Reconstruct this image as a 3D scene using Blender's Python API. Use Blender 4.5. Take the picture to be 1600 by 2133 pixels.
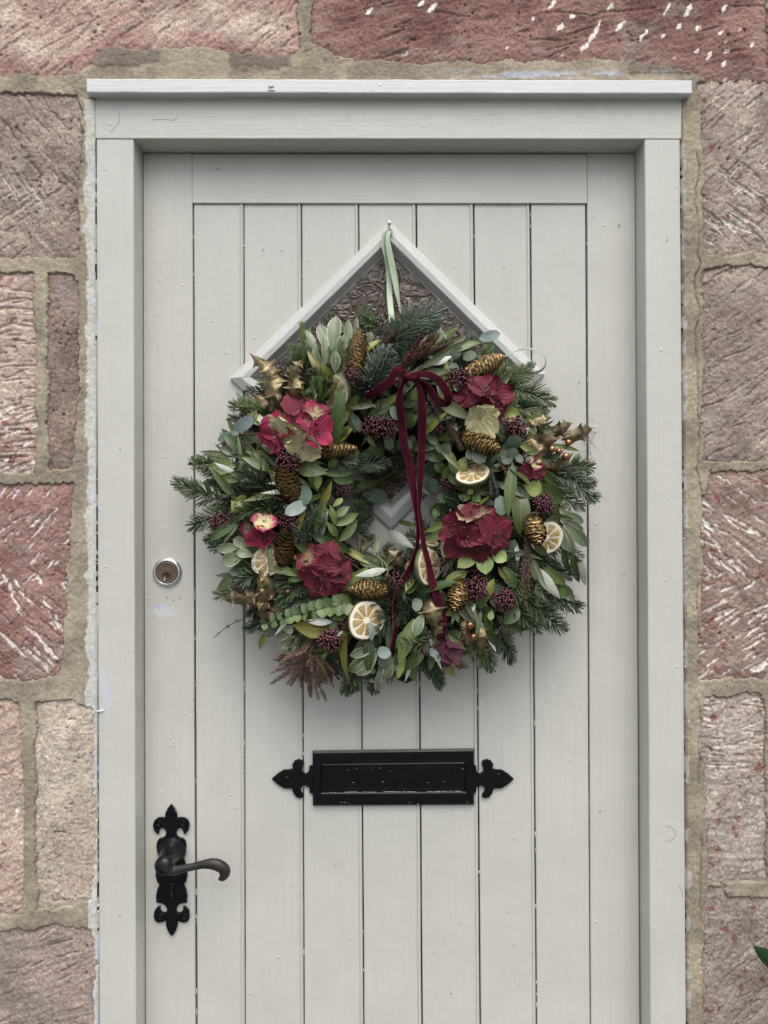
import bpy, bmesh, math, random
import numpy as np
from mathutils import Vector, Matrix

for o in list(bpy.data.objects):
    bpy.data.objects.remove(o, do_unlink=True)
SC = bpy.context.scene
COL = SC.collection
R = math.radians

# ------------------------------------------------------------------ camera, sky, sun, exposure
S = 0.00076          # metres per photograph pixel on the face of the door frame (y = 0)
CAM_D = 1.22         # camera distance from that face
ZC = 1.41            # camera height
cam_data = bpy.data.cameras.new("camera")
cam_data.sensor_fit = 'VERTICAL'
cam_data.sensor_height = 36.0
cam_data.lens = 36.0 * CAM_D / (2133 * S)
cam_data.clip_start = 0.02
cam_data.clip_end = 500
cam = bpy.data.objects.new("camera", cam_data)
cam.location = (0, -CAM_D, ZC)
cam.rotation_euler = (R(90), 0, 0)
COL.objects.link(cam)
SC.camera = cam

SUN_EL, SUN_AZ = 62, 172       # azimuth clockwise from +Y (so the light falls from in front, from the right and above)
world = bpy.data.worlds.new("World")
SC.world = world
world.use_nodes = True
wn = world.node_tree.nodes; wl = world.node_tree.links
wn.clear()
w_out = wn.new('ShaderNodeOutputWorld'); w_bg = wn.new('ShaderNodeBackground')
w_sky = wn.new('ShaderNodeTexSky'); w_hsv = wn.new('ShaderNodeHueSaturation')
w_sky.sky_type = 'NISHITA'; w_sky.sun_disc = False
w_sky.sun_elevation = R(SUN_EL); w_sky.sun_rotation = R(SUN_AZ)
w_sky.air_density = 1.0; w_sky.dust_density = 4.0; w_sky.ozone_density = 1.0
w_hsv.inputs['Saturation'].default_value = 0.50          # a veil of cloud
w_bg.inputs['Strength'].default_value = 0.145
wl.new(w_sky.outputs[0], w_hsv.inputs['Color']); wl.new(w_hsv.outputs[0], w_bg.inputs['Color'])
wl.new(w_bg.outputs[0], w_out.inputs['Surface'])

sun_data = bpy.data.lights.new("sun", 'SUN')
sun_data.energy = 1.2; sun_data.angle = R(62); sun_data.color = (1.0, 0.98, 0.955)
sun = bpy.data.objects.new("sun", sun_data)
sd = Vector((math.sin(R(SUN_AZ)) * math.cos(R(SUN_EL)), math.cos(R(SUN_AZ)) * math.cos(R(SUN_EL)), math.sin(R(SUN_EL))))
sun.rotation_euler = (-sd).to_track_quat('-Z', 'Y').to_euler()
sun.location = sd * 10
COL.objects.link(sun)

SC.view_settings.view_transform = 'Standard'
SC.view_settings.look = 'None'
SC.view_settings.exposure = 0.64
SC.view_settings.gamma = 1.0
SC.view_settings.use_curve_mapping = False

# ------------------------------------------------------------------ helpers
DOOR_Y = 0.046       # face of the door behind the face of its frame
PLANK_Y = DOOR_Y + 0.003


def P(px, py, y=0.0):
    f = (CAM_D + y) / CAM_D
    return np.array([(px - 800) * S * f, y, ZC + (1066.5 - py) * S * f])


def lin(r, g, b):
    return tuple(((c / 255) / 12.92 if c / 255 <= 0.04045 else (((c / 255) + 0.055) / 1.055) ** 2.4) for c in (r, g, b))


def unit(v):
    n = np.linalg.norm(v)
    return v / n if n > 1e-12 else v


ORG = {}


def thing(name, label, cat, loc, group=None, kind=None):
    o = bpy.data.objects.new(name, None)
    o.empty_display_size = 0.1
    COL.objects.link(o)
    o.location = loc
    ORG[o] = np.array(loc, float)
    tag(o, label, cat, group, kind)
    return o


def tag(o, label=None, cat=None, group=None, kind=None):
    if label: o['label'] = label
    if cat: o['category'] = cat
    if group: o['group'] = group
    if kind: o['kind'] = kind
    return o


def holder(name, parent):
    o = bpy.data.objects.new(name, None)
    o.empty_display_size = 0.05
    COL.objects.link(o)
    o.parent = parent
    ORG[o] = ORG[parent]
    return o


def mk(name, V, F, mat, parent=None, smooth=True, col=None, uv=None, kind=None):
    """V (n,3) world coordinates; F an (m,k) array or a list of such arrays / tuples."""
    V = np.asarray(V, float)
    if parent is not None:
        V = V - ORG[parent]
    if isinstance(F, np.ndarray):
        F = [F]
    if F and not isinstance(F[0], np.ndarray):
        tot = [len(f) for f in F]
        flat = np.fromiter((i for f in F for i in f), np.int32)
        tot = np.array(tot, np.int32)
    else:
        flat = np.concatenate([f.reshape(-1) for f in F]).astype(np.int32)
        tot = np.concatenate([np.full(len(f), f.shape[1], np.int32) for f in F])
    me = bpy.data.meshes.new(name)
    me.vertices.add(len(V)); me.vertices.foreach_set('co', V.astype(np.float32).ravel())
    me.loops.add(len(flat)); me.loops.foreach_set('vertex_index', flat)
    me.polygons.add(len(tot))
    start = np.zeros(len(tot), np.int32); start[1:] = np.cumsum(tot)[:-1]
    me.polygons.foreach_set('loop_start', start)
    me.polygons.foreach_set('use_smooth', np.full(len(tot), bool(smooth)))
    if col is not None:
        a = me.attributes.new('Col', 'FLOAT_COLOR', 'POINT')
        c4 = np.ones((len(V), 4), np.float32); c4[:, :3] = col
        a.data.foreach_set('color', c4.ravel())
    if uv is not None:
        a = me.attributes.new('LeafUV', 'FLOAT_VECTOR', 'POINT')
        u3 = np.zeros((len(V), 3), np.float32); u3[:, :uv.shape[1]] = uv
        a.data.foreach_set('vector', u3.ravel())
    me.update(calc_edges=True); me.validate()
    me.materials.append(mat)
    o = bpy.data.objects.new(name, me)
    COL.objects.link(o)
    if parent is not None:
        o.parent = parent
        ORG[o] = ORG[parent]
    else:
        ORG[o] = np.zeros(3)
    if kind: o['kind'] = kind
    return o


class Geo:
    """collects loose pieces into one mesh"""
    def __init__(self): self.V = []; self.F = []; self.C = []; self.n = 0
    def add(self, V, F, c=None):
        V = np.asarray(V, float)
        self.V.append(V)
        for f in F: self.F.append(tuple(int(i) + self.n for i in f))
        if c is not None:
            c = np.asarray(c, float)
            self.C.append(np.broadcast_to(c, (len(V), 3)) if c.ndim == 1 else c)
        self.n += len(V)
    def build(self, name, mat, parent=None, smooth=True, kind=None):
        return mk(name, np.concatenate(self.V), self.F, mat, parent, smooth, np.concatenate(self.C) if self.C else None, kind=kind)


def hashn(ix, iy, seed):
    h = (ix.astype(np.int64) * 374761393 + iy.astype(np.int64) * 668265263 + seed * 982451653) & 0xFFFFFFFF
    h = ((h ^ (h >> 13)) * 1274126177) & 0xFFFFFFFF
    h = (h ^ (h >> 16)) & 0xFFFFFFFF
    return h / 4294967295.0


def vnoise(x, y, seed=0):
    x = np.asarray(x, float); y = np.asarray(y, float)
    ix = np.floor(x); iy = np.floor(y)
    fx = x - ix; fy = y - iy
    fx = fx * fx * fx * (fx * (fx * 6 - 15) + 10); fy = fy * fy * fy * (fy * (fy * 6 - 15) + 10)
    a = hashn(ix, iy, seed); b = hashn(ix + 1, iy, seed); c = hashn(ix, iy + 1, seed); d = hashn(ix + 1, iy + 1, seed)
    return (a + (b - a) * fx) * (1 - fy) + (c + (d - c) * fx) * fy


def fbm(x, y, seed=0, octv=4, gain=0.5):
    t = 0; amp = 1; tot = 0
    for k in range(octv):
        t = t + amp * vnoise(x * 2 ** k + 17.3 * k, y * 2 ** k - 9.1 * k, seed + k * 13)
        tot += amp; amp *= gain
    return t / tot          # 0..1


def sstep(a, b, x):
    t = np.clip((x - a) / (b - a), 0, 1)
    return t * t * (3 - 2 * t)


def sdpoly(px, py, poly):
    """signed distance, positive inside"""
    d = np.full(px.shape, 1e9); inside = np.zeros(px.shape, bool)
    n = len(poly)
    for i in range(n):
        x0, y0 = poly[i]; x1, y1 = poly[(i + 1) % n]
        ex, ey = x1 - x0, y1 - y0
        wx, wy = px - x0, py - y0
        t = np.clip((wx * ex + wy * ey) / max(ex * ex + ey * ey, 1e-9), 0, 1)
        d = np.minimum(d, (wx - ex * t) ** 2 + (wy - ey * t) ** 2)
        cond = ((y0 <= py) & (y1 > py)) | ((y1 <= py) & (y0 > py))
        with np.errstate(divide='ignore', invalid='ignore'):
            xi = x0 + (py - y0) / (y1 - y0 if y1 != y0 else 1e-9) * ex
        inside ^= cond & (px < xi)
    d = np.sqrt(d)
    return np.where(inside, d, -d)


def catmull(pts, n):
    p = np.asarray(pts, float)
    p = np.vstack([2 * p[0] - p[1], p, 2 * p[-1] - p[-2]])
    m = len(p) - 3
    out = []
    for t in np.linspace(0, m, n):
        i = min(int(t), m - 1); f = t - i
        a, b, c, d = p[i], p[i + 1], p[i + 2], p[i + 3]
        out.append(0.5 * (2 * b + (c - a) * f + (2 * a - 5 * b + 4 * c - d) * f * f + (3 * b - a - 3 * c + d) * f ** 3))
    return np.array(out)


def tube_geo(pts, rad, k=8, cap=True, flat=None):
    """pts (n,3); rad scalar/array; flat = squash along y"""
    pts = np.asarray(pts, float); n = len(pts)
    rad = np.broadcast_to(np.asarray(rad, float), (n,))
    V = []; up = np.array([0, -1.0, 0.0])
    for i in range(n):
        a = unit(pts[min(i + 1, n - 1)] - pts[max(i - 1, 0)])
        ref = up if abs(a @ up) < 0.95 else np.array([1.0, 0, 0])
        s = unit(np.cross(a, ref)); u = np.cross(s, a)
        for j in range(k):
            an = 2 * math.pi * j / k
            V.append(pts[i] + rad[i] * (math.cos(an) * s + math.sin(an) * u * (flat or 1)))
    F = []
    for i in range(n - 1):
        for j in range(k):
            F.append((i * k + j, i * k + (j + 1) % k, (i + 1) * k + (j + 1) % k, (i + 1) * k + j))
    if cap:
        F.append(tuple(range(k))); F.append(tuple((n - 1) * k + j for j in range(k)))
    return np.array(V), F


def lathe_geo(center, axis, prof, k=24):
    """prof list of (radius, height along axis)"""
    axis = unit(np.asarray(axis, float)); ref = np.array([0, 0, 1.0]) if abs(axis[2]) < 0.9 else np.array([1.0, 0, 0])
    s = unit(np.cross(axis, ref)); u = np.cross(axis, s)
    V = []
    for r, h in prof:
        for j in range(k):
            an = 2 * math.pi * j / k
            V.append(np.asarray(center) + axis * h + r * (math.cos(an) * s + math.sin(an) * u))
    F = []
    for i in range(len(prof) - 1):
        for j in range(k):
            F.append((i * k + j, i * k + (j + 1) % k, (i + 1) * k + (j + 1) % k, (i + 1) * k + j))
    F.append(tuple(range(k))[::-1]); F.append(tuple((len(prof) - 1) * k + j for j in range(k)))
    return np.array(V), F


# ------------------------------------------------------------------ materials
class NT:
    def __init__(self, name):
        self.m = bpy.data.materials.new(name); self.m.use_nodes = True
        self.n = self.m.node_tree.nodes; self.l = self.m.node_tree.links
        self.n.clear()
        self.out = self.n.new('ShaderNodeOutputMaterial')
        self.b = self.n.new('ShaderNodeBsdfPrincipled')
        self.l.new(self.b.outputs[0], self.out.inputs[0])
    def set(self, sock, v):
        if hasattr(v, 'is_linked') or hasattr(v, 'links'):
            self.l.new(v, sock)
        elif isinstance(v, (tuple, list)) and len(v) == 3 and sock.type == 'RGBA':
            sock.default_value = (*v, 1)
        else:
            sock.default_value = v
    def base(self, **k):
        names = dict(color='Base Color', rough='Roughness', metal='Metallic', spec='Specular IOR Level', normal='Normal', sheen='Sheen Weight',
                     sheen_tint='Sheen Tint', sheen_rough='Sheen Roughness', coat='Coat Weight', coat_rough='Coat Roughness', trans='Transmission Weight', ior='IOR', sss='Subsurface Weight')
        for a, v in k.items(): self.set(self.b.inputs[names[a]], v)
    def coord(self, kind='Object', scale=(1, 1, 1), rot=(0, 0, 0)):
        t = self.n.new('ShaderNodeTexCoord'); mp = self.n.new('ShaderNodeMapping')
        self.l.new(t.outputs[kind], mp.inputs[0]); mp.inputs['Scale'].default_value = scale; mp.inputs['Rotation'].default_value = rot
        return mp.outputs[0]
    def noise(self, vec, scale, detail=4, rough=0.55, dist=0.0, out='Fac'):
        n = self.n.new('ShaderNodeTexNoise')
        if vec is not None: self.l.new(vec, n.inputs['Vector'])
        n.inputs['Scale'].default_value = scale; n.inputs['Detail'].default_value = detail
        n.inputs['Roughness'].default_value = rough; n.inputs['Distortion'].default_value = dist
        return n.outputs[out]
    def voro(self, vec, scale, feature='F1', out='Distance', rnd=1.0):
        n = self.n.new('ShaderNodeTexVoronoi'); n.feature = feature
        if vec is not None: self.l.new(vec, n.inputs['Vector'])
        n.inputs['Scale'].default_value = scale; n.inputs['Randomness'].default_value = rnd
        return n.outputs[out]
    def math(self, op, a, b=0.0, clamp=False):
        n = self.n.new('ShaderNodeMath'); n.operation = op; n.use_clamp = clamp
        self.set(n.inputs[0], a); self.set(n.inputs[1], b)
        return n.outputs[0]
    def ramp(self, fac, stops, interp='LINEAR'):
        n = self.n.new('ShaderNodeValToRGB'); n.color_ramp.interpolation = interp
        e = n.color_ramp.elements
        while len(e) < len(stops): e.new(0.5)
        for i, (p, c) in enumerate(stops):
            e[i].position = p
            e[i].color = (*c, 1) if isinstance(c, (tuple, list)) else (c, c, c, 1)
        self.l.new(fac, n.inputs[0])
        return n.outputs[0]
    def mix(self, fac, a, b, mode='MIX'):
        n = self.n.new('ShaderNodeMix'); n.data_type = 'RGBA'; n.blend_type = mode
        self.set(n.inputs[0], fac); self.set(n.inputs[6], a); self.set(n.inputs[7], b)
        return n.outputs[2]
    def attr(self, name, out='Color', typ='GEOMETRY'):
        n = self.n.new('ShaderNodeAttribute'); n.attribute_name = name; n.attribute_type = typ
        return n.outputs[out]
    def bump(self, h, strength=0.3, dist=0.001, normal=None):
        n = self.n.new('ShaderNodeBump'); n.inputs['Strength'].default_value = strength; n.inputs['Distance'].default_value = dist
        self.l.new(h, n.inputs['Height'])
        if normal is not None: self.l.new(normal, n.inputs['Normal'])
        return n.outputs[0]
    def sep(self, vec):
        n = self.n.new('ShaderNodeSeparateXYZ'); self.l.new(vec, n.inputs[0]); return n.outputs
    def rnd(self):
        return self.n.new('ShaderNodeObjectInfo').outputs['Random']
    def backfacing(self):
        return self.n.new('ShaderNodeNewGeometry').outputs['Backfacing']


PAINT = (0.532, 0.526, 0.476)


def paint_mat(name, grain, tint=(1, 1, 1), chips=(), rough=0.42):
    """satin paint over wood: brush strokes along the grain, small drips and specks; chips = (x, z, rx, rz, colour) worn or touched-up patches"""
    t = NT(name)
    geo = t.n.new('ShaderNodeNewGeometry').outputs['Position']
    mp = t.n.new('ShaderNodeMapping'); t.l.new(geo, mp.inputs[0])
    mp.inputs['Scale'].default_value = {'v': (240, 120, 7), 'h': (7, 120, 240), 'd1': (240, 120, 10), 'd2': (240, 120, 10)}[grain]
    if grain == 'd1': mp.inputs['Rotation'].default_value = (0, R(45), 0)
    if grain == 'd2': mp.inputs['Rotation'].default_value = (0, R(-45), 0)
    st = t.noise(mp.outputs[0], 1.0, 3, 0.6)
    big = t.noise(geo, 9, 3)
    mid = t.noise(geo, 70, 3)
    fine = t.noise(geo, 900, 2)
    base = tuple(PAINT[i] * tint[i] for i in range(3))
    c = t.mix(t.ramp(big, [(0.35, 0.0), (0.7, 1.0)]), tuple(x * 0.94 for x in base), tuple(min(1, x * 1.04) for x in base))
    c = t.mix(t.ramp(st, [(0.3, 0.0), (0.75, 0.75)]), c, tuple(x * 0.91 for x in base))
    # rubbed dirt, sparse fly specks
    dirt = t.math('MULTIPLY', t.ramp(t.noise(geo, 14, 5, 0.65), [(0.58, 0.0), (0.75, 0.22)]), t.ramp(mid, [(0.4, 0.2), (0.7, 1.0)]))
    c = t.mix(dirt, c, (0.30, 0.28, 0.25))
    v = t.voro(geo, 34)
    speck = t.ramp(v, [(0.028, 1.0), (0.05, 0.0)])
    speck = t.math('MULTIPLY', speck, t.ramp(t.noise(geo, 21, 1), [(0.62, 0.0), (0.66, 0.75)]))
    c = t.mix(speck, c, (0.10, 0.09, 0.08))
    xyz = t.sep(geo)
    for (cx, cz, rx, rz, ccol, thr) in chips:
        dx = t.math('DIVIDE', t.math('SUBTRACT', xyz[0], cx), rx); dz = t.math('DIVIDE', t.math('SUBTRACT', xyz[2], cz), rz)
        rr = t.math('SQRT', t.math('ADD', t.math('MULTIPLY', dx, dx), t.math('MULTIPLY', dz, dz)))
        nn = t.noise(geo, 190, 4, 0.6) if thr < 1 else t.noise(mp.outputs[0], 1.4, 4, 0.6)
        f = t.math('ADD', t.math('SUBTRACT', 1.0, rr), t.math('MULTIPLY', t.math('SUBTRACT', nn, 0.5), 2.6))
        c = t.mix(t.ramp(f, [(0.5, 0.0), (0.56 if thr < 1 else 0.8, thr if thr < 1 else 0.75)]), c, ccol)
    blob = t.math('MULTIPLY', t.ramp(t.voro(geo, 55), [(0.02, 1.0), (0.16, 0.0)]), t.ramp(t.noise(geo, 33, 1), [(0.58, 0.0), (0.62, 1.0)]))
    h = t.math('ADD', t.math('MULTIPLY', st, 0.5), t.math('ADD', t.math('MULTIPLY', mid, 0.6), t.math('ADD', t.math('MULTIPLY', fine, 0.12), t.math('MULTIPLY', blob, 0.9))))
    t.base(color=c, rough=rough, spec=0.4, normal=t.bump(h, 0.7, 0.0013))
    return t.m


M = {}
M['paint_v'] = paint_mat('greige_paint_upright', 'v')
M['paint_stile'] = paint_mat('greige_paint_lock_stile', 'v', chips=[(P(330, 1264, DOOR_Y)[0], P(330, 1264, DOOR_Y)[2], 0.012, 0.009, lin(165, 186, 226), 0.95),
                                                                      (P(345, 1275, DOOR_Y)[0], P(345, 1275, DOOR_Y)[2], 0.036, 0.018, lin(204, 206, 208), 0.55)])
M['paint_jamb'] = paint_mat('greige_paint_left_jamb', 'v', tint=(1.0, 1.0, 1.0), chips=[(P(220, 1440)[0], P(220, 1440)[2], 0.017, 0.085, lin(186, 196, 208), 1.0)])
M['paint_h'] = paint_mat('greige_paint_crossways', 'h')
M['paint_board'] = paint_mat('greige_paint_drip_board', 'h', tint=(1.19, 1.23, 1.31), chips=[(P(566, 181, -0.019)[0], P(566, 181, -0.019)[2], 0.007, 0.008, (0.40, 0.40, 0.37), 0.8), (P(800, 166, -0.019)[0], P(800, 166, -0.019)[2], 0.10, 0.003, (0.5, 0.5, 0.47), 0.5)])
M['paint_d1'] = paint_mat('greige_paint_slanting', 'd1', tint=(0.98, 1.0, 1.04), rough=0.38)
M['paint_d2'] = paint_mat('greige_paint_slanting_other', 'd2', tint=(0.98, 1.0, 1.04), rough=0.38)


def stone_mat():
    t = NT('sandstone')
    geo = t.n.new('ShaderNodeNewGeometry').outputs['Position']
    c = t.attr('Col')
    g = t.noise(geo, 330, 5, 0.75)
    g2 = t.noise(geo, 1500, 2, 0.6)
    c = t.mix(1.0, c, t.ramp(g, [(0.3, 0.55), (0.5, 1.0), (0.72, 1.4)]), 'MULTIPLY')
    c = t.mix(1.0, c, t.ramp(g2, [(0.25, 0.8), (0.5, 1.0), (0.8, 1.18)]), 'MULTIPLY')
    h = t.math('ADD', t.noise(geo, 260, 5, 0.7), t.math('MULTIPLY', t.noise(geo, 1100, 3, 0.7), 0.45))
    t.base(color=c, rough=0.92, spec=0.15, normal=t.bump(h, 0.6, 0.0016))
    return t.m


def mortar_mat():
    t = NT('lime_mortar')
    geo = t.n.new('ShaderNodeNewGeometry').outputs['Position']
    c = t.attr('Col')
    g = t.noise(geo, 900, 4, 0.75)
    c = t.mix(1.0, c, t.ramp(g, [(0.25, 0.62), (0.5, 1.0), (0.8, 1.3)]), 'MULTIPLY')
    sp = t.ramp(t.voro(geo, 330), [(0.10, 1.0), (0.2, 0.0)])
    sp = t.math('MULTIPLY', sp, t.ramp(t.noise(geo, 170, 2), [(0.55, 0.0), (0.62, 0.6)]))
    c = t.mix(sp, c, (0.10, 0.085, 0.06))
    h = t.math('ADD', t.noise(geo, 420, 4, 0.7), t.math('MULTIPLY', t.noise(geo, 1500, 2, 0.7), 0.5))
    t.base(color=c, rough=0.95, spec=0.1, normal=t.bump(h, 0.75, 0.002))
    return t.m


M['stone'] = stone_mat(); M['mortar'] = mortar_mat()


def simple(name, color, rough=0.5, metal=0.0, spec=0.5, bump=None, var=0.0, **kw):
    t = NT(name)
    c = color
    v = t.coord('Object')
    if var:
        n = t.noise(v, kw.pop('vscale', 60), 4)
        c = t.mix(t.ramp(n, [(0.3, 0.0), (0.7, 1.0)]), tuple(x * (1 - var) for x in color), tuple(min(1, x * (1 + var)) for x in color))
    t.base(color=c, rough=rough, metal=metal, spec=spec, **kw)
    if bump: t.base(normal=t.bump(t.noise(v, bump[0], 4), bump[1], bump[2]))
    return t.m


def iron_mat():
    t = NT('black_iron_paint')
    v = t.coord('Object')
    n = t.noise(v, 260, 4, 0.6)
    worn = t.ramp(t.noise(v, 130, 5, 0.7), [(0.64, 0.0), (0.72, 0.35)])
    c = t.mix(worn, (0.0016, 0.0021, 0.003), (0.016, 0.017, 0.020))
    t.base(color=c, rough=t.ramp(t.noise(v, 70, 3), [(0.3, 0.30), (0.7, 0.5)]), spec=0.2, coat=0.3, coat_rough=0.16, normal=t.bump(n, 0.5, 0.0006))
    return t.m


M['iron'] = iron_mat()
M['iron_worn'] = simple('worn_iron_lever', (0.030, 0.026, 0.025), 0.45, 0.3, 0.5, (300, 0.3, 0.0004), 0.3)
M['smear_glint'] = simple('paint_smear_glint_on_iron', (0.45, 0.45, 0.44), 0.5, bump=(300, 0.3, 0.0004))  # pale paint tone that doubles as painted highlights on the iron
M['dark'] = simple('unlit_timber', (0.012, 0.011, 0.010), 0.8, var=0.2)
M['wood_in'] = simple('brown_hall_panel', (0.20, 0.118, 0.072), 0.8, var=0.6, vscale=30)  # for the added panel that stands in for the brown hall
M['chrome'] = simple('worn_chrome', (0.62, 0.63, 0.63), 0.28, 0.9, var=0.25, vscale=120)
M['brass'] = simple('tarnished_brass', (0.17, 0.125, 0.085), 0.38, 0.75, var=0.12, bump=(500, 0.1, 0.0003))
M['steel'] = simple('zinc_screw', (0.62, 0.62, 0.60), 0.3, 0.9)
M['fluff'] = simple('dark_fluff', (0.025, 0.022, 0.02), 0.95)


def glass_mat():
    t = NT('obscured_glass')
    r = t.attr('Col', 'Fac')  # ridge mask: swirl highlights put into the glass colour as paler lines
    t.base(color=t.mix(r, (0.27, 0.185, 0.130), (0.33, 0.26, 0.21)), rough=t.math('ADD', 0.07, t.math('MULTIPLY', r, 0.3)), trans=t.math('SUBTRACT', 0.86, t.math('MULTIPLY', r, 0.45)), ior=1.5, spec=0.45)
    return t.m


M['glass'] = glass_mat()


def leaf_mat(name, top, under, rough=0.4, vein=0.35, edge=None, var=0.25, spec=0.5, bump=0.25, mottle=0.18):
    t = NT(name)
    top = tuple(1.0 * x for x in top); under = tuple(0.95 * x for x in under)
    if edge: edge = tuple(0.85 * x for x in edge)
    uv = t.sep(t.attr('LeafUV', 'Vector'))
    u, v = uv[0], uv[1]              # u along 0..1, v across -1..1
    av = t.math('ABSOLUTE', v)
    rnd = t.rnd()
    obj = t.coord('Object')
    n = t.noise(obj, 140, 4, 0.6)
    c = t.mix(t.ramp(n, [(0.3, 0.0), (0.72, 1.0)]), tuple(x * (1 - mottle) for x in top), tuple(min(1, x * (1 + mottle)) for x in top))
    c = t.mix(1.0, c, t.ramp(rnd, [(0.0, 1 - var), (0.5, 1.0), (1.0, 1 + var)]), 'MULTIPLY')
    hs = t.n.new('ShaderNodeHueSaturation'); t.l.new(c, hs.inputs['Color'])
    t.l.new(t.math('ADD', 0.47, t.math('MULTIPLY', t.math('FRACT', t.math('MULTIPLY', rnd, 7.31)), 0.06)), hs.inputs['Hue'])
    c = hs.outputs[0]
    sv = t.math('SINE', t.math('MULTIPLY', t.math('SUBTRACT', u, t.math('MULTIPLY', av, 0.22)), 62.0))
    side = t.math('MULTIPLY', t.ramp(sv, [(0.8, 0.0), (1.0, 0.35 * vein)]), 1.0)
    midrib = t.ramp(av, [(0.03, vein), (0.10, 0.0)])
    c = t.mix(t.math('MAXIMUM', midrib, side), c, tuple(min(1, x * 2.0 + 0.03) for x in top))
    if edge:
        ef = t.math('ADD', av, t.math('MULTIPLY', t.math('SUBTRACT', t.noise(obj, 260, 2), 0.5), 0.55))
        c = t.mix(t.ramp(ef, [(0.84, 0.0), (0.93, 0.9)]), c, edge)
    c = t.mix(t.backfacing(), c, under)
    h = t.math('ADD', t.math('MULTIPLY', midrib, -0.8), t.math('ADD', t.math('MULTIPLY', side, -0.8), t.math('MULTIPLY', n, 0.5)))
    t.base(color=c, rough=rough, spec=spec, normal=t.bump(h, bump, 0.0008))
    return t.m


M['laurel_leaf'] = leaf_mat('laurel_leaf', (0.052, 0.08, 0.02), (0.11, 0.135, 0.06), 0.27)
M['ruscus_leaf'] = leaf_mat('ruscus_leaf', (0.098, 0.142, 0.036), (0.11, 0.15, 0.07), 0.42)
M['olive_leaf'] = leaf_mat('olive_leaf', (0.105, 0.13, 0.058), (0.33, 0.37, 0.30), 0.46, vein=0.5)
M['silver_leaf'] = leaf_mat('silver_leaf', (0.52, 0.56, 0.46), (0.10, 0.14, 0.06), 0.40, vein=0.5, var=0.12)
M['eucalyptus_leaf'] = leaf_mat('eucalyptus_leaf', (0.092, 0.128, 0.082), (0.13, 0.18, 0.14), 0.55, vein=0.25, var=0.28)
M['pale_eucalyptus_leaf'] = leaf_mat('pale_eucalyptus_leaf', (0.27, 0.335, 0.3), (0.24, 0.32, 0.31), 0.5, vein=0.15, var=0.12)
M['pittosporum_leaf'] = leaf_mat('pittosporum_leaf', (0.15, 0.185, 0.1), (0.20, 0.24, 0.17), 0.44, vein=0.35, edge=(0.50, 0.53, 0.36), var=0.2)
M['scalloped_leaf'] = leaf_mat('scalloped_leaf', (0.16, 0.215, 0.085), (0.16, 0.21, 0.12), 0.5, vein=0.3, var=0.3)
M['skimmia_leaf'] = leaf_mat('skimmia_leaf', (0.25, 0.31, 0.085), (0.30, 0.36, 0.14), 0.42, vein=0.3, var=0.15)
M['yellowing_leaf'] = leaf_mat('yellowing_leaf', (0.165, 0.17, 0.026), (0.15, 0.15, 0.05), 0.35, vein=0.35, var=0.2)
M['garden_leaf'] = leaf_mat('garden_leaf', (0.012, 0.040, 0.014), (0.02, 0.05, 0.022), 0.35)


def gold_mat():
    t = NT('gold_sprayed_leaf')
    obj = t.coord('Object')
    n = t.noise(obj, 90, 4, 0.6)
    c = t.mix(t.ramp(n, [(0.35, 0.0), (0.68, 1.0)]), (0.050, 0.039, 0.021), (0.30, 0.225, 0.115))
    c = t.mix(t.ramp(t.rnd(), [(0.0, 0.0), (1.0, 0.45)]), c, (0.10, 0.085, 0.042))
    t.base(color=c, rough=0.40, metal=0.68, normal=t.bump(t.noise(obj, 420, 3), 0.25, 0.0005))
    return t.m


M['gold_leaf'] = gold_mat()


def vcol_mat(name, rough, metal=0.0, spec=0.5, bump=None, mul=None, gain=0.75, **kw):
    t = NT(name)
    c = t.attr('Col')
    obj = t.coord('Object')
    if gain != 1.0: c = t.mix(1.0, c, (gain, gain, gain), 'MULTIPLY')
    if mul:
        c = t.mix(1.0, c, t.ramp(t.noise(obj, mul[0], 4, 0.6), [(0.25, 1 - mul[1]), (0.5, 1.0), (0.75, 1 + mul[1])]), 'MULTIPLY')
    t.base(color=c, rough=rough, metal=metal, spec=spec, **kw)
    if bump: t.base(normal=t.bump(t.noise(obj, bump[0], 4), bump[1], bump[2]))
    return t.m


M['needle'] = vcol_mat('fir_needles', 0.42, spec=0.45, gain=0.92)
M['twig'] = vcol_mat('bark_twig', 0.85, spec=0.2, mul=(400, 0.3), bump=(600, 0.5, 0.0008))
M['cone'] = vcol_mat('gilded_cone', 0.34, metal=0.58, gain=0.47, mul=(300, 0.35), bump=(500, 0.3, 0.0005))
M['berry'] = vcol_mat('skimmia_buds', 0.38, spec=0.45)
M['dried'] = vcol_mat('dried_flower_heads', 0.85, spec=0.2)
M['copper'] = simple('copper_bead', (0.42, 0.185, 0.085), 0.22, 0.85, var=0.15)
M['moss'] = simple('moss_base_gap_shade', (0.009, 0.011, 0.006), 0.95, bump=(160, 1.0, 0.01), var=0.5, vscale=80)  # near-black tone paints in the shade between the leaves


def petal_mat():
    t = NT('hydrangea_petal')
    c = t.attr('Col')
    uv = t.sep(t.attr('LeafUV', 'Vector'))
    obj = t.coord('Object')
    ang = t.math('SINE', t.math('MULTIPLY', uv[1], 17.0))
    ve = t.ramp(ang, [(0.85, 0.0), (1.0, 0.16)])
    c = t.mix(1.0, c, t.ramp(t.noise(obj, 170, 4, 0.6), [(0.25, 0.75), (0.5, 1.0), (0.78, 1.25)]), 'MULTIPLY')
    c = t.mix(ve, c, (0.10, 0.02, 0.03))
    t.base(color=c, rough=0.6, spec=0.25, sheen=0.12, normal=t.bump(t.math('ADD', t.noise(obj, 330, 4), ang), 0.35, 0.0006))
    return t.m


M['petal'] = petal_mat()


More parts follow.
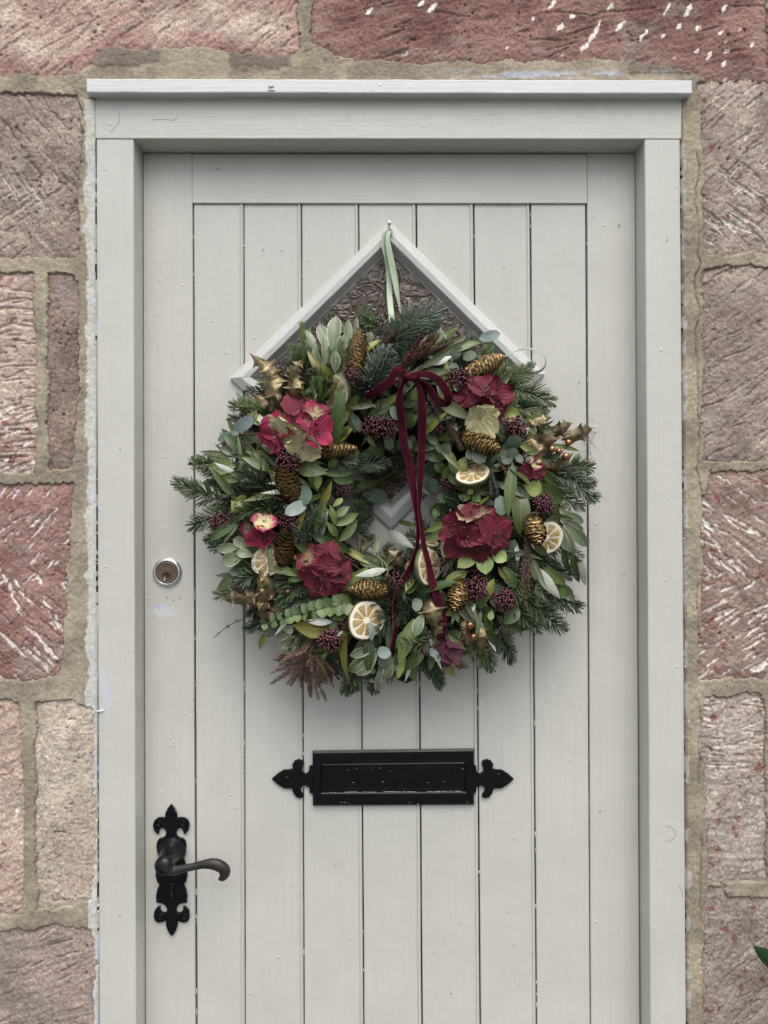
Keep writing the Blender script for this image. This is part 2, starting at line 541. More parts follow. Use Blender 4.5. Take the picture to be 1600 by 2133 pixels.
def velvet_mat():
    t = NT('burgundy_velvet')
    uv = t.sep(t.attr('LeafUV', 'Vector'))
    av = t.math('ABSOLUTE', uv[1])
    obj = t.coord('Object')
    c = t.mix(t.ramp(t.noise(obj, 60, 3), [(0.3, 0.0), (0.7, 1.0)]), (0.026, 0.0018, 0.0058), (0.052, 0.0038, 0.012))
    c = t.mix(t.ramp(av, [(0.86, 0.0), (0.93, 0.85)]), c, (0.14, 0.024, 0.042))
    t.base(color=c, rough=0.85, spec=0.1, sheen=0.05, sheen_rough=0.35, sheen_tint=(0.75, 0.15, 0.28), normal=t.bump(t.noise(obj, 1800, 2), 0.4, 0.0005))
    return t.m


M['velvet'] = velvet_mat()
M['green_ribbon'] = simple('sage_satin_ribbon', (0.30, 0.38, 0.25), 0.38, spec=0.5, var=0.12, sheen=0.2, bump=(1500, 0.2, 0.0003))
M['rind'] = simple('citrus_rind', (0.085, 0.095, 0.025), 0.5, bump=(500, 0.5, 0.0008), var=0.3)
M['pith'] = simple('citrus_pith', (0.62, 0.57, 0.45), 0.8, bump=(300, 0.5, 0.001), var=0.2)


def pulp_mat():
    t = NT('dried_citrus_pulp')
    obj = t.coord('Object')
    n = t.noise(obj, 260, 4, 0.65, 0.8)
    c = t.ramp(n, [(0.3, (0.20, 0.125, 0.035)), (0.55, (0.36, 0.245, 0.085)), (0.75, (0.62, 0.50, 0.26))])
    t.base(color=c, rough=0.42, spec=0.5, normal=t.bump(n, 0.7, 0.0015))
    return t.m


M['pulp'] = pulp_mat()
M['stem'] = simple('green_stem', (0.10, 0.12, 0.05), 0.6, var=0.3)
M['grass_blade'] = simple('dry_grass_curl', (0.34, 0.37, 0.25), 0.5, var=0.15)


def ground_mat(name, c1, c2, sc):
    t = NT(name)
    g = t.n.new('ShaderNodeNewGeometry').outputs['Position']
    n = t.noise(g, sc, 6, 0.6)
    t.base(color=t.mix(t.ramp(n, [(0.3, 0.0), (0.7, 1.0)]), c1, c2), rough=0.9, normal=t.bump(t.noise(g, 90, 5), 0.5, 0.004))
    return t.m


M['ground'] = ground_mat('pavement', (0.055, 0.055, 0.055), (0.09, 0.088, 0.085), 6)
M['step'] = ground_mat('worn_step', (0.22, 0.19, 0.16), (0.32, 0.28, 0.24), 9)

# ------------------------------------------------------------------ ground
g = mk('pavement', [(-60, -60, -0.12), (60, -60, -0.12), (60, 60, -0.12), (-60, 60, -0.12)], [(0, 1, 2, 3)], M['ground'])
g['kind'] = 'structure'

# ------------------------------------------------------------------ the wall
WY = -0.004
wall = thing('stone_wall', 'old wall of pink and red sandstone blocks round the pale door', 'wall', (0, 0.0, -0.12), kind='thing')

def A_(*c): return tuple(1.12 * v for v in lin(*c))


STONES = [
    # poly, colour a, colour b, strokes (count, angle, length, width, white, v0, v1), red, res, patches
    dict(n='tl', poly=[(-420, -260), (622, -260), (620, 60), (618, 108), (552, 120), (480, 112), (420, 98), (330, 108), (225, 100), (188, 138), (168, 156), (-420, 158)],
         a=A_(200, 180, 163), b=A_(174, 147, 134), st=[(40, 40, 46, 2.6, 0.05, 0, 1)], red=0.25, edge=A_(166, 128, 120), grain=38),
    dict(n='tr', poly=[(655, -260), (1592, -260), (1590, 60), (1600, 168), (1470, 170), (1446, 150), (1320, 128), (1250, 122), (1040, 130), (860, 134), (760, 124), (700, 118), (655, 92)],
         a=A_(140, 110, 100), b=A_(118, 87, 80), st=[(16, 52, 20, 5, 0.9, 0.45, 1), (30, 12, 60, 3, 0.0, 0, 1)], red=0.2, edge=A_(156, 126, 116), grain=12, stx=(800, 1560), flecks=[(768, 30, 14, 40, 8), (877, 14, 12, 45, 9), (900, 24, 18, 50, 10), (1150, 15, 26, 48, 6), (1190, 40, 8, 45, 8), (1165, 62, 16, 50, 8), (1238, 70, 44, 62, 9), (1216, 103, 22, 45, 7), (1290, 60, 26, 50, 6), (1270, 20, 14, 55, 6), (1340, 76, 28, 50, 5), (1385, 25, 24, 55, 6), (1430, 28, 26, 65, 7), (1410, 60, 10, 45, 7), (1450, 65, 10, 60, 6), (1495, 75, 8, 40, 6), (1505, 25, 12, 80, 7), (1475, 120, 16, 60, 6), (1510, 112, 8, 30, 7), (1505, 138, 10, 60, 8), (1450, 110, 8, 40, 6), (1378, 80, 8, 30, 6), (1110, 45, 8, 60, 5), (1560, 100, 10, 60, 5)]),
    dict(n='tx', poly=[(1612, -260), (2100, -260), (2100, 160), (1612, 160)], a=A_(125, 105, 100), b=A_(110, 92, 88), st=[], red=0.1),
    dict(n='l1', poly=[(-420, 200), (110, 199), (160, 205), (172, 240), (166, 400), (165, 536), (-420, 541)],
         a=A_(162, 145, 133), b=A_(141, 125, 115), st=[(34, -55, 42, 3, 0.35, 0, 0.7), (26, 38, 46, 4, 0.25, 0.55, 1)], red=0.3, grain=-52),
    dict(n='l2', poly=[(-420, 574), (70, 573), (75, 640), (76, 900), (72, 984), (-420, 988)],
         a=A_(186, 166, 152), b=A_(170, 150, 138), st=[(46, 4, 60, 3.5, 0.25, 0, 1), (34, 20, 30, 5, 1.0, 0.66, 1)], red=0.75, grain=2, redspots=26),
    dict(n='l2b', poly=[(106, 574), (152, 573), (165, 590), (163, 760), (158, 900), (152, 976), (106, 980)],
         a=A_(148, 128, 117), b=A_(124, 107, 98), st=[(10, 80, 30, 2.5, 0.1, 0, 1)], red=0.1, grain=80),
    dict(n='l3', poly=[(-420, 1014), (60, 1012), (150, 1012), (150, 1060), (142, 1180), (136, 1280), (130, 1370), (118, 1398), (70, 1412), (-420, 1418)],
         a=A_(151, 122, 113), b=A_(136, 105, 96), st=[(42, 48, 34, 4.2, 0.9, 0, 0.5), (34, -52, 58, 4.6, 0.95, 0.42, 1), (30, -40, 40, 3, 0.0, 0.4, 1)], red=0.25, grain=45, stx=(-30, 160)),
    dict(n='l4', poly=[(-420, 1462), (44, 1460), (50, 1560), (50, 1760), (46, 1900), (-420, 1906)],
         a=A_(188, 168, 152), b=A_(174, 152, 138), st=[(16, 60, 24, 5, 0.55, 0.3, 1)], red=0.3, grain=25, redspots=6),
    dict(n='l4b', poly=[(82, 1466), (150, 1458), (194, 1478), (196, 1640), (196, 1800), (190, 1872), (120, 1888), (84, 1888), (80, 1700)],
         a=A_(188, 174, 158), b=A_(176, 161, 146), st=[(6, 55, 20, 3, 0.2, 0, 1)], red=0.05, grain=70),
    dict(n='l5', poly=[(-420, 1946), (60, 1940), (110, 1926), (190, 1932), (197, 2000), (197, 2480), (-420, 2480)],
         a=A_(156, 138, 129), b=A_(141, 128, 120), st=[(12, 20, 40, 3, 0.1, 0, 1)], red=0.1, grain=18),
    dict(n='r1', poly=[(1452, 176), (1600, 172), (2100, 172), (2100, 530), (1600, 530), (1470, 531), (1460, 480), (1464, 300)],
         a=A_(165, 149, 137), b=A_(144, 128, 118), st=[(44, 50, 44, 3.4, 0.45, 0, 0.75), (36, -38, 56, 4, 0.6, 0.5, 1)], red=0.55, grain=48, stx=(1460, 1640), redspots=10),
    dict(n='r2', poly=[(1466, 566), (1520, 560), (2100, 560), (2100, 958), (1600, 960), (1466, 958), (1460, 880), (1468, 740), (1462, 620)],
         a=A_(160, 144, 132), b=A_(142, 127, 118), st=[(34, 32, 42, 3, 0.1, 0, 1)], red=0.2, grain=35),
    dict(n='r3', poly=[(1478, 984), (2100, 982), (2100, 1408), (1560, 1408), (1456, 1414), (1460, 1300), (1462, 1180), (1458, 1100), (1470, 1030)],
         a=A_(152, 131, 119), b=A_(136, 112, 102), st=[(50, -38, 58, 4.2, 0.85, 0, 0.52), (50, 36, 52, 4.6, 0.95, 0.48, 1)], red=0.5, grain=-38, stx=(1455, 1640), redspots=22),
    dict(n='r4', poly=[(1464, 1452), (1582, 1446), (1590, 1470), (1588, 1826), (1500, 1830), (1472, 1826), (1470, 1660), (1462, 1540)],
         a=A_(178, 165, 153), b=A_(158, 145, 135), st=[(60, 2, 22, 4, 0.55, 0, 0.4), (30, 88, 26, 3.5, 0.45, 0, 0.6), (24, 70, 26, 3, 0.2, 0.5, 1)], red=0.6, grain=5, redspots=16),
    dict(n='r4x', poly=[(1612, 1446), (2100, 1446), (2100, 1828), (1612, 1828)], a=A_(165, 150, 140), b=A_(150, 134, 126), st=[], red=0.3),
    dict(n='r5', poly=[(1466, 1842), (1506, 1842), (1510, 1868), (2100, 1868), (2100, 2480), (1470, 2480), (1468, 2200), (1464, 2000)],
         a=A_(154, 143, 133), b=A_(134, 124, 115), st=[(30, 86, 24, 3, 0.2, 0, 0.4), (30, 40, 44, 3, 0.15, 0.3, 1)], red=0.45, grain=60, redspots=16),
]
# the wall goes on above, below and to both sides, out of the picture
rngw = random.Random(4)
PAL = [((190, 172, 160), (168, 146, 136)), ((150, 116, 108), (130, 96, 90)), ((166, 150, 140), (148, 132, 124)), ((196, 180, 166), (180, 162, 150))]


def fill(x0, x1, y0, y1):
    x = x0
    while x < x1 - 60:
        w = min(rngw.uniform(330, 640), x1 - x)
        if x1 - (x + w) < 160: w = x1 - x
        p = PAL[rngw.randrange(4)]
        STONES.append(dict(n='out', poly=[(x + 16, y0 + 16), (x + w - 16, y0 + 15), (x + w - 15, y1 - 16), (x + 17, y1 - 15)], a=A_(*p[0]), b=A_(*p[1]), st=[], red=0.3, far=True))
        x += w


for (y0, y1) in ((-1450, -1060), (-1060, -660), (-660, -276)):
    fill(-1700, 3300, y0, y1)
for (y0, y1) in ((-276, 180), (180, 556), (556, 998), (998, 1440), (1440, 1925), (1925, 2496)):
    fill(-1700, -404, y0, y1); fill(2084, 3300, y0, y1)
fill(-1700, 182, 2496, 3075); fill(1440, 3300, 2496, 3075)


STONE_LABEL = {'tl': 'long pale pink stone over the left half of the door', 'tr': 'dark red stone with white flecks over the right half of the door', 'l2b': 'narrow purple-grey stone beside the frame', 'l3': 'red stone with a white chevron of chisel marks left of the lock',
               'l4b': 'plain beige upright stone left of the frame', 'l5': 'mauve stone at the lower left', 'r3': 'reddish stone with white chevron chisel marks right of the wreath', 'r4': 'small mottled stone with rusty red spots', 'r1': 'brown stone with pale diagonal grooves at the upper right'}


def noisy_d(X, Y, st, seed):
    d = sdpoly(X, Y, st['poly'])
    return d + 4.5 + (fbm(X / 42, Y / 42, seed, 3) - 0.5) * 14 + (fbm(X / 7, Y / 7, seed + 5, 3) - 0.5) * 9


def build_stone(k, st):
    far = st.get('far', False)
    seed = 100 + k * 7
    rg = np.random.RandomState(seed)
    res = 14.0 if far else 2.0
    xs = np.array([p[0] for p in st['poly']]); ys = np.array([p[1] for p in st['poly']])
    bx0, bx1, by0, by1 = xs.min() - 12, xs.max() + 12, ys.min() - 12, ys.max() + 12

    def axis(a, b, lo, hi):
        if far: return np.linspace(a, b, max(6, int((b - a) / res)))
        pts = [np.arange(a, min(b, lo), 9.0), np.arange(max(a, lo), min(b, hi), res), np.arange(max(a, hi), b + 9, 9.0)]
        return np.unique(np.concatenate(pts))
    gx = axis(bx0, bx1, -30, 1630); gy = axis(by0, by1, -30, 2165)
    X, Y = np.meshgrid(gx, gy)
    d = noisy_d(X, Y, st, seed)
    an = R(st.get('grain', 30)); ca, sa = math.cos(an), math.sin(an)
    al = X * ca - Y * sa; ac = X * sa + Y * ca           # along / across the tooling (Y runs down)
    warp = (fbm(X / 60, Y / 60, seed + 3, 2) - 0.5) * 30
    tool = fbm((ac + warp * 0.6) / 9, al / 64, seed + 9, 3)
    lowf = fbm(X / 130, Y / 130, seed + 1, 3); midf = fbm(X / 18, Y / 18, seed + 2, 4); finef = fbm(X / 5, Y / 5, seed + 4, 2, 0.7)
    h = 0.0045 * (1 - np.exp(-np.clip(d, 0, None) / 16)) - 0.002
    h += (lowf - 0.5) * 0.010 * sstep(0, 60, d) + (midf - 0.5) * 0.0017 + (finef - 0.5) * 0.0022 + (tool - 0.5) * 0.0024
    ca_, cb_ = np.array(st['a']), np.array(st['b'])
    mixf = sstep(0.34, 0.66, fbm(X / 90, Y / 70, seed + 21, 4))
    C = 0.91 * (ca_ * (1 - mixf[..., None]) + cb_ * mixf[..., None]); lum = C.mean(-1, keepdims=True); C = lum + (C - lum) * 1.0
    C = C * (0.80 + 0.40 * fbm(X / 15, Y / 15, seed + 22, 4))[..., None] * (0.91 + 0.18 * tool)[..., None] * (0.66 + 0.68 * fbm(X / 4.5, Y / 4.5, seed + 23, 2, 0.8))[..., None]
    # reddish bloom and spots
    rm = sstep(0.60, 0.74, fbm(X / 26, Y / 26, seed + 31, 4)) * st['red'] * 0.38
    redc = np.array(lin(150, 104, 94))
    C = C * (1 - rm[..., None]) + redc * rm[..., None]
    if 'edge' in st:
        em = (1 - sstep(6, 60, d)) * 0.6
        C = C * (1 - em[..., None]) + np.array(st['edge']) * em[..., None]
    # greyish lichen / dust
    gm = sstep(0.58, 0.76, fbm(X / 45, Y / 30, seed + 41, 5)) * 0.35
    C = C * (1 - gm[..., None]) + np.array(lin(158, 150, 142)) * gm[..., None]
    if not far:
        vx0, vx1 = st.get('stx', (max(bx0, -20), min(bx1, 1620)))
        vy0, vy1 = max(by0 + 12, -20), min(by1 - 12, 2150)
        white = np.zeros_like(X); groove = np.zeros_like(X)
        for (cnt, ang, ln, wd, wh, v0, v1) in st['st']:
            for _ in range(cnt):
                cx = rg.uniform(vx0, vx1); cy = vy0 + (vy1 - vy0) * rg.uniform(v0, v1)
                L = ln * rg.uniform(0.35, 1.35) / 2; w = wd * rg.uniform(0.5, 1.25)
                if wh >= 0.8 and rg.rand() < 0.55: L *= 0.5; w *= 0.8
                a2 = R(ang + rg.normal(0, 7)); dx, dy = math.cos(a2), -math.sin(a2)
                ix = np.searchsorted(gx, [cx - L - 14, cx + L + 14]); iy = np.searchsorted(gy, [cy - L - 14, cy + L + 14])
                sl = (slice(*iy), slice(*ix))
                if X[sl].size == 0: continue
                xx, yy = X[sl] - cx, Y[sl] - cy
                xx = xx + (vnoise(Y[sl] / 9, X[sl] / 11, seed + 77) - 0.5) * 7
                tt = np.clip(xx * dx + yy * dy, -L, L)
                dd = np.sqrt((xx - dx * tt) ** 2 + (yy - dy * tt) ** 2)
                w_loc = w * (0.35 + 1.1 * fbm(X[sl] / 7, Y[sl] / 7, seed + 88, 2)) * (1 - 0.6 * (np.abs(tt) / (L + 1e-6)) ** 2)
                f = 1 - sstep(w_loc * 0.5, w_loc * 0.5 + 1.8, dd)
                groove[sl] = np.maximum(groove[sl], f)
                if rg.rand() < wh or wh >= 0.8: white[sl] = np.maximum(white[sl], f * min(1, wh + 0.15) * rg.uniform(0.55, 1.0))
        h -= groove * 0.0022
        white *= sstep(0.30, 0.46, fbm(X / 8, Y / 8, seed + 55, 3))
        for (cx, cy, ln, ang, w) in st.get('flecks', ()):
            a2 = R(ang); dx, dy = math.cos(a2), -math.sin(a2); L = ln / 2
            ix = np.searchsorted(gx, [cx - L - 14, cx + L + 14]); iy = np.searchsorted(gy, [cy - L - 14, cy + L + 14]); sl = (slice(*iy), slice(*ix))
            xx, yy = X[sl] - cx + (vnoise(Y[sl] / 8, X[sl] / 9, seed + 78) - 0.5) * 7, Y[sl] - cy
            tt = np.clip(xx * dx + yy * dy, -L, L)
            dd = np.sqrt((xx - dx * tt) ** 2 + (yy - dy * tt) ** 2)
            w_loc = w * (0.45 + 0.9 * fbm(X[sl] / 6, Y[sl] / 6, seed + 89, 2)) * (1 - 0.55 * (np.abs(tt) / (L + 1e-6)) ** 2)
            f = 1 - sstep(w_loc * 0.5, w_loc * 0.5 + 1.6, dd)
            white[sl] = np.maximum(white[sl], f); groove[sl] = np.maximum(groove[sl], f * 0.6)
        wc = np.array(lin(240, 232, 222))
        C = C * (1 - white[..., None] * 0.95) + wc * white[..., None] * 0.95
        for _ in range(st.get('redspots', 0)):
            cx, cy, rr = rg.uniform(vx0, vx1), rg.uniform(vy0, vy1), rg.uniform(3, 10)
            ix = np.searchsorted(gx, [cx - 30, cx + 30]); iy = np.searchsorted(gy, [cy - 30, cy + 30]); sl = (slice(*iy), slice(*ix))
            if X[sl].size == 0: continue
            dd = np.hypot(X[sl] - cx, (Y[sl] - cy) * 1.2) + (fbm(X[sl] / 6, Y[sl] / 6, seed + 66, 3) - 0.5) * 22
            f = (1 - sstep(rr * 0.6, rr * 0.6 + 3, dd))[..., None] * 0.72
            C[sl] = C[sl] * (1 - f) + np.array(lin(124, 66, 60)) * f
        # pits
        pit = 0.8 * sstep(0.80, 0.86, fbm(X / 8, Y / 8, seed + 61, 2)) * sstep(0.54, 0.66, fbm(X / 70, Y / 70, seed + 62, 2))
        h -= pit * 0.004
        C = C * (1 - 0.35 * pit[..., None])
    # sides drop into the joint
    h = np.where(d < 0, h - np.clip(-d / 5, 0, 1) * 0.02, h)
    keep = d > (-18 if far else -5.0)
    PX = (X - 800) * S; PZ = ZC + (1066.5 - Y) * S
    V = np.stack([PX, WY - h, PZ], -1).reshape(-1, 3)
    nx = len(gx)
    idx = np.arange(X.size).reshape(X.shape)
    q = np.stack([idx[1:, :-1], idx[1:, 1:], idx[:-1, 1:], idx[:-1, :-1]], -1)
    km = keep[1:, :-1] & keep[1:, 1:] & keep[:-1, 1:] & keep[:-1, :-1]
    q = q[km]
    used = np.unique(q); remap = np.full(X.size, -1, np.int64); remap[used] = np.arange(len(used))
    o = mk('stone', V[used], remap[q], M['stone'], wall, True, np.clip(C.reshape(-1, 3)[used], 0.01, 0.9))
    if st['n'] in STONE_LABEL: o['label'] = STONE_LABEL[st['n']]


for k, st in enumerate(STONES):
    build_stone(k, st)


def build_mortar():
    gx = np.unique(np.concatenate([np.arange(-1700, -30, 14.0), np.arange(-30, 212, 2.0), np.arange(212, 1412, 3.0), np.arange(1412, 1632, 2.0), np.arange(1632, 3301, 14.0)]))
    gy = np.unique(np.concatenate([np.arange(-1450, -30, 14.0), np.arange(-30, 205, 2.0), np.arange(205, 2165, 2.5), np.arange(2165, 3076, 14.0)]))
    X, Y = np.meshgrid(gx, gy)
    lean = (Y - 1066) * 0.0050
    left = X - (201.5 + 0.0030 * (Y - 1066)); right = X - (1423 + 0.0068 * (Y - 1066))
    outside = (Y < 186) | (left < 3.4 - 2.2 * fbm(X / 9, Y / 9, 3, 2)) | (right > -2.2 + 2.6 * fbm(X / 9, Y / 9, 4, 2))
    dm = np.full(X.shape, -99.0)
    for k, st in enumerate(STONES):
        xs = [p[0] for p in st['poly']]; ys = [p[1] for p in st['poly']]
        ix = np.searchsorted(gx, [min(xs) - 40, max(xs) + 40]); iy = np.searchsorted(gy, [min(ys) - 40, max(ys) + 40])
        sl = (slice(*iy), slice(*ix))
        if X[sl].size: dm[sl] = np.maximum(dm[sl], noisy_d(X[sl], Y[sl], st, 100 + k * 7))
    h = 0.0026 + (fbm(X / 40, Y / 40, 901, 3) - 0.5) * 0.004 + (fbm(X / 9, Y / 9, 902, 3) - 0.5) * 0.0012 + (fbm(X / 4, Y / 4, 905, 2) - 0.5) * 0.0016
    h -= sstep(0.5, 4.5, dm) * 0.012
    # joints beside the frame die back towards it
    h -= (1 - sstep(0, 26, -left)) * 0.0035 * (Y > 190) * (left < 0) + (1 - sstep(0, 26, right)) * 0.0025 * (Y > 190) * (right > 0)
    h -= (1 - sstep(-1.5, 3.5, right)) * 0.016 * (right > -30) * (Y > 200) + (1 - sstep(-2.5, 2.0, -left)) * 0.014 * (left > -30) * (left < 30) * (Y > 200)
    ca, cb, cg = np.array(lin(172, 160, 140)), np.array(lin(150, 140, 121)), np.array(lin(140, 132, 118))
    m = sstep(0.35, 0.65, fbm(X / 60, Y / 60, 903, 4)); m2 = sstep(0.55, 0.7, fbm(X / 50, Y / 80, 904, 3)) * 0.6
    C = ca * (1 - m[..., None]) + cb * m[..., None]
    C = C * (1 - m2[..., None]) + cg * m2[..., None]
    # dark cement smear above the board
    n1 = (fbm(X / 22, Y / 14, 911, 3) - 0.5)
    dk = sstep(0, 4, (144 - np.abs(X - 260) * 0.05) - Y + n1 * 22) * sstep(185, 195, X) * (1 - sstep(330, 345, X))
    dk = np.maximum(dk, sstep(0, 4, 149 - Y + n1 * 20) * sstep(475, 485, X) * (1 - sstep(600, 615, X)))
    dk = np.maximum(dk, sstep(0, 4, Y - 122 + n1 * 20) * sstep(1300, 1315, X) * (1 - sstep(1435, 1441, X)) * (Y < 158))
    dk *= (Y < 170)
    C = C * (1 - dk[..., None] * 0.85) + np.array(lin(128, 119, 107)) * dk[..., None] * 0.85
    h += dk * 0.0015
    # cream paint lapped on to the joint along the left of the frame, thin on the right, bluish smears above the board
    n2 = (fbm(X / 30, Y / 30, 921, 3) - 0.5) * 22 + (fbm(X / 5, Y / 5, 922, 2) - 0.5) * 9
    cr = sstep(-1, 1.5, left + 18 + n2 * 0.7) * (Y > 212)
    cr *= (left < 2)
    cr = np.maximum(cr, (right > -4) * (1 - sstep(-1, 1.5, right - 5 - n2 * 0.5)) * sstep(0.42, 0.55, fbm(X / 12, Y / 26, 923, 3)) * (Y > 300) * 0.7)
    C = C * (1 - cr[..., None] * 0.92) + np.array(lin(204, 204, 194)) * cr[..., None] * 0.92
    h = h * (1 - 0.5 * cr) + cr * 0.0012
    bl = sstep(0.5, 0.62, fbm(X / 60, Y / 7, 931, 3)) * 0.6 * sstep(148, 158, Y) * (Y < 168) * sstep(900, 1000, X) * (1 - sstep(1330, 1420, X))
    bl = np.maximum(bl, sstep(0.6, 0.7, fbm(X / 6, Y / 40, 932, 3)) * sstep(-9, -5, left) * (left < 3) * (Y > 300) * 0.55)
    C = C * (1 - bl[..., None]) + np.array(lin(196, 204, 224)) * bl[..., None]
    C = C * (0.70 + 0.60 * fbm(X / 5, Y / 5, 941, 3, 0.8))[..., None]
    # hairline cracks on the right-hand joint
    ck = 1 - sstep(0.6, 1.8, np.abs(right - 30 - (fbm(Y / 60, Y * 0 + 3.3, 951, 3) - 0.5) * 26))
    ck *= sstep(0.45, 0.5, vnoise(Y / 130, Y * 0, 952)) * (Y > 200)
    h -= ck * 0.004
    PX = (X - 800) * S; PZ = ZC + (1066.5 - Y) * S
    V = np.stack([PX, WY - h, PZ], -1).reshape(-1, 3)
    keep = (dm < 9) & outside
    idx = np.arange(X.size).reshape(X.shape)
    q = np.stack([idx[1:, :-1], idx[1:, 1:], idx[:-1, 1:], idx[:-1, :-1]], -1)
    km = keep[1:, :-1] & keep[1:, 1:] & keep[:-1, 1:] & keep[:-1, :-1]
    q = q[km]
    used = np.unique(q); remap = np.full(X.size, -1, np.int64); remap[used] = np.arange(len(used))
    mk('mortar', V[used], remap[q], M['mortar'], wall, True, np.clip(C.reshape(-1, 3)[used], 0.01, 0.9))


build_mortar()


def box(x0, x1, y0, y1, z0, z1):
    V = [(x0, y0, z0), (x1, y0, z0), (x1, y1, z0), (x0, y1, z0), (x0, y0, z1), (x1, y0, z1), (x1, y1, z1), (x0, y1, z1)]
    F = [(0, 3, 2, 1), (4, 5, 6, 7), (0, 1, 5, 4), (1, 2, 6, 5), (2, 3, 7, 6), (3, 0, 4, 7)]
    return V, F


gcore = Geo()
xl, xr = (201 - 800) * S, (1423 - 800) * S
zt = ZC + (1066.5 - 200) * S
x_lo, x_hi = (-1690 - 800) * S, (3290 - 800) * S
z_hi = ZC + (1066.5 + 1440) * S
for b in ((x_lo, xl - 0.006, 0.022, 0.34, -0.118, zt), (xr + 0.012, x_hi, 0.022, 0.34, -0.118, zt), (x_lo, x_hi, 0.022, 0.34, zt + 0.0005, z_hi)):
    gcore.add(*box(*b), c=np.array(lin(120, 108, 92)))
gcore.build('wall_core', M['mortar'], wall, False)

# ------------------------------------------------------------------ frame round the door


def beam(name, A0, A1, B0, B1, prof, yface, mat, parent, segs=48, wob=0.35, seed=1, yback=None):
    """member between two edges (A and B, photo pixels at depth yface); prof: list of ('A'|'B', inset px, depth m)"""
    A0, A1, B0, B1 = [P(*p, yface) for p in (A0, A1, B0, B1)]
    across = unit((B0 + B1) - (A0 + A1))
    n = len(prof); V = []
    for i in range(segs + 1):
        t = i / segs
        a = A0 + (A1 - A0) * t; b = B0 + (B1 - B0) * t
        wa = (float(fbm(t * segs / 3.1, 0.37, seed, 3)) - 0.5) * 2 * wob * S
        wb = (float(fbm(t * segs / 3.1, 5.71, seed + 3, 3)) - 0.5) * 2 * wob * S
        for (side, ins, dy) in prof:
            p = (a + across * (ins * S + wa)) if side == 'A' else (b - across * (ins * S - wb))
            V.append(p + np.array([0, dy, 0]))
    F = []
    for i in range(segs):
        for j in range(n):
            F.append((i * n + j, i * n + (j + 1) % n, (i + 1) * n + (j + 1) % n, (i + 1) * n + j))
    F.append(tuple(range(n))); F.append(tuple(segs * n + j for j in range(n)))
    o = mk(name, V, F, mat, parent, True)
    o.data.validate()
    bm = bmesh.new(); bm.from_mesh(o.data); bmesh.ops.recalc_face_normals(bm, faces=bm.faces)
    for e in bm.edges:
        if len(e.link_faces) == 2 and e.calc_face_angle(0) > R(14): e.smooth = False
    bm.to_mesh(o.data); bm.free()
    return o


def rect_prof(depth, c=2.2):
    c1 = c * 0.35
    return [('A', 0, depth), ('A', 0, c * S), ('A', c1, c1 * S), ('A', c, 0), ('B', c, 0), ('B', c1, c1 * S), ('B', 0, c * S), ('B', 0, depth)]


frame = thing('door_frame', 'grey-beige painted timber frame with a projecting board above the door', 'door frame', (0, 0, 0), kind='thing')
beam('jamb', (200, 290.5), (209, 2925), (278, 290.5), (285.5, 2925), rect_prof(0.10), 0.0, M['paint_jamb'], frame, 60, 0.5, 11)
beam('jamb', (1343, 290.5), (1360.5, 2925), (1417, 290.5), (1435.5, 2925), rect_prof(0.10), 0.0, M['paint_v'], frame, 60, 0.6, 12)
beam('head', (196, 200), (1420, 200), (196, 289), (1419, 289.5), rect_prof(0.10, 1.8), -0.0012, M['paint_h'], frame, 50, 0.45, 13)
# drip board: front face 18 mm proud of the frame
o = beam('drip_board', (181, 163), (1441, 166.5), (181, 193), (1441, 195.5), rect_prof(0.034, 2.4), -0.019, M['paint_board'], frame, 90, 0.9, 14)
# a bead of old paint and dust under the board
beam('cornice_fillet', (203, 203), (1414, 204), (203, 208), (1414, 209), [('A', 0, 0.006), ('A', 0, 0.001), ('B', 0, 0.0045), ('B', 0, 0.006)], -0.0055, M['paint_h'], frame, 60, 0.9, 15)
gn = Geo()
for pts, r in (([(197, 1484), (203, 1482), (211, 1481), (218, 1480)], 1.9), ([(197, 1891), (202, 1889), (206, 1884)], 2.4), ([(199, 1905), (203, 1900), (206, 1896)], 2.0), ([(560, 178), (566, 181), (571, 177)], 2.0), ([(558, 186), (565, 188), (573, 187)], 1.6), ([(1424, 1120), (1424, 1124)], 1.8), ([(1427, 1386), (1428, 1391)], 2.2)):
    yy_ = -0.0195 if pts[0][1] < 200 else -0.001
    cc = catmull([P(x, y, yy_) for x, y in pts], 10)
    gn.add(*tube_geo(cc, np.array([0.5, 0.8, 1, 1.1, 1, 0.9, 1, 1, 0.8, 0.4]) * r * S, 7))
gn.build('paint_nub', M['paint_board'], frame, True, kind='stuff')
# stops behind the jambs keep the light out
gs = Geo()
for (x0, x1, z0, z1) in (((292 - 800) * S - 0.05, (300 - 800) * S, 0, 2.02), ((1330 - 800) * S, (1330 - 800) * S + 0.06, 0, 2.02)):
    gs.add(*box(x0, x1, DOOR_Y + 0.048, DOOR_Y + 0.075, z0, z1))
gs.add(*box((292 - 800) * S, (1330 - 800) * S, DOOR_Y + 0.048, DOOR_Y + 0.075, 1.985, 2.06))
gs.build('door_stop', M['dark'], frame, False)

step = mk('doorstep', *box(-0.62, 0.66, -0.30, 0.20, -0.118, -0.002), M['step'], None, False)
tag(step, 'worn stone step under the door', 'step', kind='structure')

